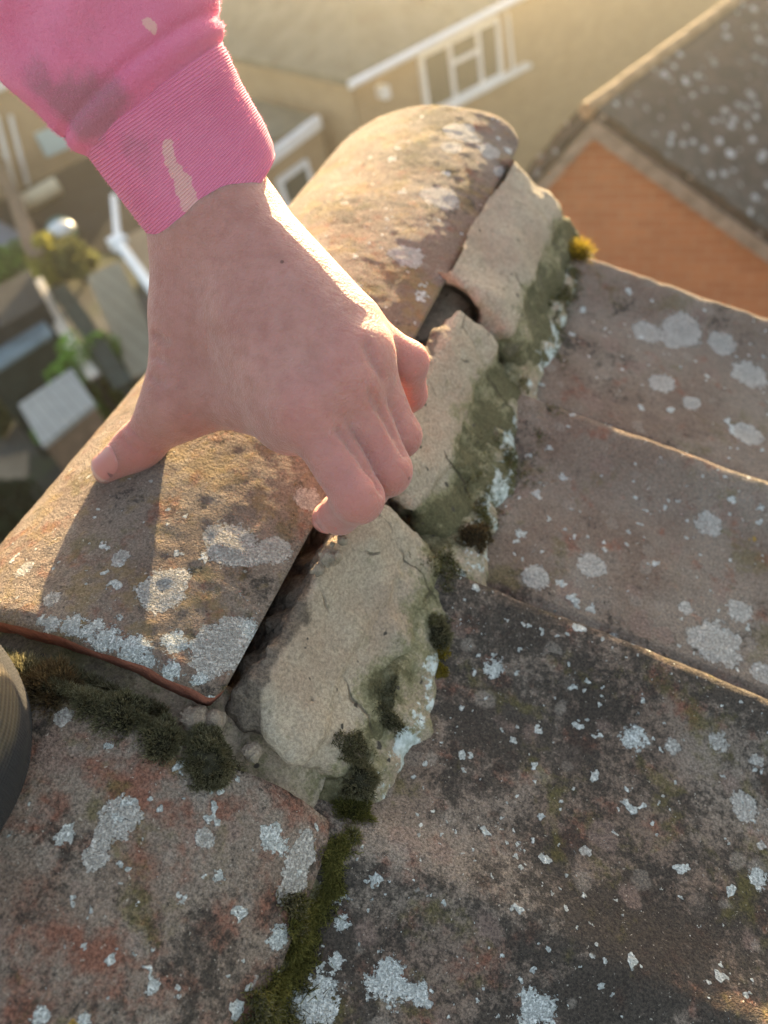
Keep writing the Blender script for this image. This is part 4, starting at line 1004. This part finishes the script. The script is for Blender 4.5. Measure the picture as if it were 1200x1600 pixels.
t_ = thing("gutter", "white gutter and downpipe running round the tan garage edge", "gutter", G(186, 380, 0))
MB().tube([G(185, 379, 2.62), G(252, 470, 2.62)], .09, 8).build("channel", m_white, t_); MB().tube([G(185, 379, 2.62), G(178, 308, 2.62)], .07, 8).build("pipe", m_white, t_)
MB().box(G(185, 379, 2.62), dl * .14, nl * .14, np.array([0, 0, .1])).build("corner_box", m_white, t_)
tag(MB().tube([G(28, 322, .35), G(50, 312, .35), G(78, 296, .35), G(90, 290, .35)], [.24, .25, .25, .26], 14).build("pipe_roll", m_cream), "cream cylinder lying on the dark yard with a sunlit end", "pipe")
b_ = thing("water_butt", "round teal barrel with a white domed lid in the dark yard", "barrel", G(96, 362, 0))
MB().tube([G(96, 362, 0), G(96, 362, .5), G(96, 362, .9)], [.32, .38, .34], 18).build("barrel", m_teal, b_)
c_ = G(96, 362, .9); MB().tube([c_, c_ + [0, 0, .12], c_ + [0, 0, .22], c_ + [0, 0, .26]], [.37, .33, .18, .03], 18).build("lid", m_white, b_, smooth=True)
def fence(label, pts, h, mat, th=.06, cap=None):
    P_ = [G(*p, h) for p in pts]; c_ = np.mean(P_, 0); c_[2] = 0
    t_ = thing("fence", label, "fence", c_)
    for a_, b_ in zip(P_[:-1], P_[1:]):
        d = b_ - a_; s_ = np.array([-d[1], d[0], 0]) / np.linalg.norm(d) * th
        MB().box((a_ + b_) / 2 - [0, 0, h / 2], d / 2 * .99, s_ / 2, np.array([0, 0, h / 2 - .005])).build("panel", mat, t_)
        if cap: MB().box((a_ + b_) / 2 + [0, 0, .03], d / 2, s_ * 1.3, np.array([0, 0, .028])).build("rail", cap, t_)
fence("low brown wooden fence between the slate patio and the dark yard", [(-5, 255), (25, 315), (48, 385), (60, 400)], 1.0, m_brownw, .14, m_brownw)
fence("dark garden fence with a pale sunlit top rail leading down to the shed", [(60, 440), (85, 492), (115, 545), (150, 592)], 1.7, m_dkgreen, .08, m_lt)
fence("dark green board fence beside the slatted outbuilding", [(92, 452), (130, 505), (165, 560), (196, 605)], 1.8, m_dkgreen, .12, m_dkgreen)
sheet("patio", [(-60, 305), (10, 300), (40, 385), (-60, 425)], plain("blue grey slabs", (.19, .21, .25), .8, .15, 2), .008)
sheet("path", [(-20, 720), (45, 705), (45, 745), (-20, 765)], plain("buff path", (.30, .23, .16), .9, .2, 2), .008)

# ------------------------------------------------------------------ bushes and trees
def leaf_mat(name, c):
    t = NT(name); v = t.n("ShaderNodeObjectInfo").outputs["Random"]
    col = t.mix(t.map(t.noise(5, 3), .35, .65), tuple(np.array(c) * .55), tuple(np.minimum(np.array(c) * 1.5, 1)))
    m = t.done(col, .7, None, **{"Specular IOR Level": .3}); tr = t.n("ShaderNodeBsdfTranslucent", {"Color": col}); mx = t.n("ShaderNodeMixShader", {0: .45})
    t.t.links.new(t.b.outputs[0], mx.inputs[1]); t.t.links.new(tr.outputs[0], mx.inputs[2]); t.t.links.new(mx.outputs[0], t.out.inputs[0]); return m
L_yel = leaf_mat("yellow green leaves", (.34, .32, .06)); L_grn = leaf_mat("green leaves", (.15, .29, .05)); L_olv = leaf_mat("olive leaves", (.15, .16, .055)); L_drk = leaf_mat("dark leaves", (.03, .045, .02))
m_bark = plain("bark", (.09, .065, .045), .9, .2, 6)
def bush(name, label, cat, foot, rad, h, mat, n=2600, leaf=.07):
    foot = np.array([foot[0], foot[1], 0.]); t_ = thing(name, label, cat, foot)
    k = 26; cc_ = rng.normal(0, 1, (k, 3)); cc_ /= np.linalg.norm(cc_, axis=1)[:, None]; cc_ *= (rng.uniform(.35, .85, k))[:, None]
    cc_ = foot + [0, 0, h * .55] + cc_ * [rad, rad, h * .45]
    i = rng.integers(0, k, n); u = rng.normal(0, 1, (n, 3)); u /= np.linalg.norm(u, axis=1)[:, None]
    p = cc_[i] + u * (rng.uniform(.55, 1.05, n)**.5)[:, None] * rad * rng.uniform(.22, .40, k)[i][:, None]
    p[:, 2] = np.maximum(p[:, 2], .03)
    a_ = rng.normal(0, 1, (n, 3)); a_ /= np.linalg.norm(a_, axis=1)[:, None]; b_ = np.cross(a_, rng.normal(0, 1, (n, 3))); b_ /= np.linalg.norm(b_, axis=1)[:, None]
    s_ = (leaf * rng.uniform(.6, 1.4, n))[:, None]
    Vl = np.stack([p - a_ * s_, p + b_ * s_ * .5, p + a_ * s_, p - b_ * s_ * .5], 1).reshape(-1, 3)
    mesh_np("foliage" if name == "bush" else "crown", Vl, np.arange(n * 4).reshape(n, 4), mat, t_, shade=False, loc=foot + [0, 0, h / 2])
    tb = MB()
    for q in range(5): tb.tube([foot + rng.normal(0, .04, 3) * [1, 1, 0], foot + [0, 0, h * .3] + rng.normal(0, .08, 3), cc_[q]], [.05, .035, .012], 6)
    tb.build("stem" if name == "bush" else "trunk", m_bark, t_)
bush("bush", "yellow-green sunlit bush in front of the dark yard", "bush", G(98, 440), .80, 1.1, L_yel, 3800)
bush("bush", "olive bush to the right of the yellow one", "bush", G(136, 440), .6, 1.1, L_olv, 2400)
bush("bush", "bright green shrub at the left edge below the patio", "bush", G(14, 435), .8, .8, L_grn, 2200)
bush("bush", "olive bush at the left edge above the pale grey shed", "bush", G(34, 655), .80, 2.3, L_olv, 2600)
bush("bush", "leafy green bush on the right of the pale grey shed", "bush", G(204, 672), .80, 2.2, L_grn, 3200)
bush("bush", "dark green bush below the pale grey shed, against the tile edge", "bush", G(118, 700), .6, 1.0, L_grn, 2200)
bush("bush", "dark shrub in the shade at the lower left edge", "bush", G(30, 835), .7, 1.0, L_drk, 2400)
bush("bush", "olive shrub left of the pale grey shed's corner", "bush", G(8, 680), .6, .9, L_olv, 2200)
bush("tree", "slim yellow-green tree glowing in the sun beyond the gable apex", "tree", on_level(905, 190), 1.0, 4.2, L_yel, 3600, .09)
bush("bush", "wide green hedge shrub beyond the dark roof", "bush", on_level(1080, 70), 1.5, 2.0, L_olv, 3200, .1)
bush("bush", "dark green shrub between the houses at the top", "bush", on_level(985, 40), 1.2, 1.8, L_olv, 2600, .1)
far = thing("house", "distant pale rendered house at the top right corner", "house", [*on_level(1110, -30)[:2], 0])
fc = on_level(1075, -20); MB().box(fc + [0, 0, 1.6], [2.2, 0, 0], [0, 2, 0], [0, 0, 1.6]).build("wall", plain("pale render", (.55, .56, .54), .8, .08, 1), far)
MB().prism([fc + [-2.4, -2.2, 3.22], fc + [2.4, -2.2, 3.22], fc + [0, -2.2, 4.8]], (0, 4.4, 0)).build("roof", m_groof, far)

# ------------------------------------------------------------------ garden haze, thickened to stand in for the sun's glare in the lens
th_ = bpy.data.materials.new("haze air"); th_.use_nodes = True; nt = th_.node_tree; nt.nodes.clear()
pv = nt.nodes.new("ShaderNodeVolumePrincipled"); ou = nt.nodes.new("ShaderNodeOutputMaterial")
pv.inputs["Color"].default_value = (.96, .93, .86, 1); pv.inputs["Density"].default_value = .0054; pv.inputs["Anisotropy"].default_value = .90
nt.links.new(pv.outputs[0], ou.inputs["Volume"])
HZ = MB().box((0, 18, 3.85), (45, 0, 0), (0, 40, 0), (0, 0, 4.85)); ho = HZ.build("haze", th_); tag(ho, kind="stuff")
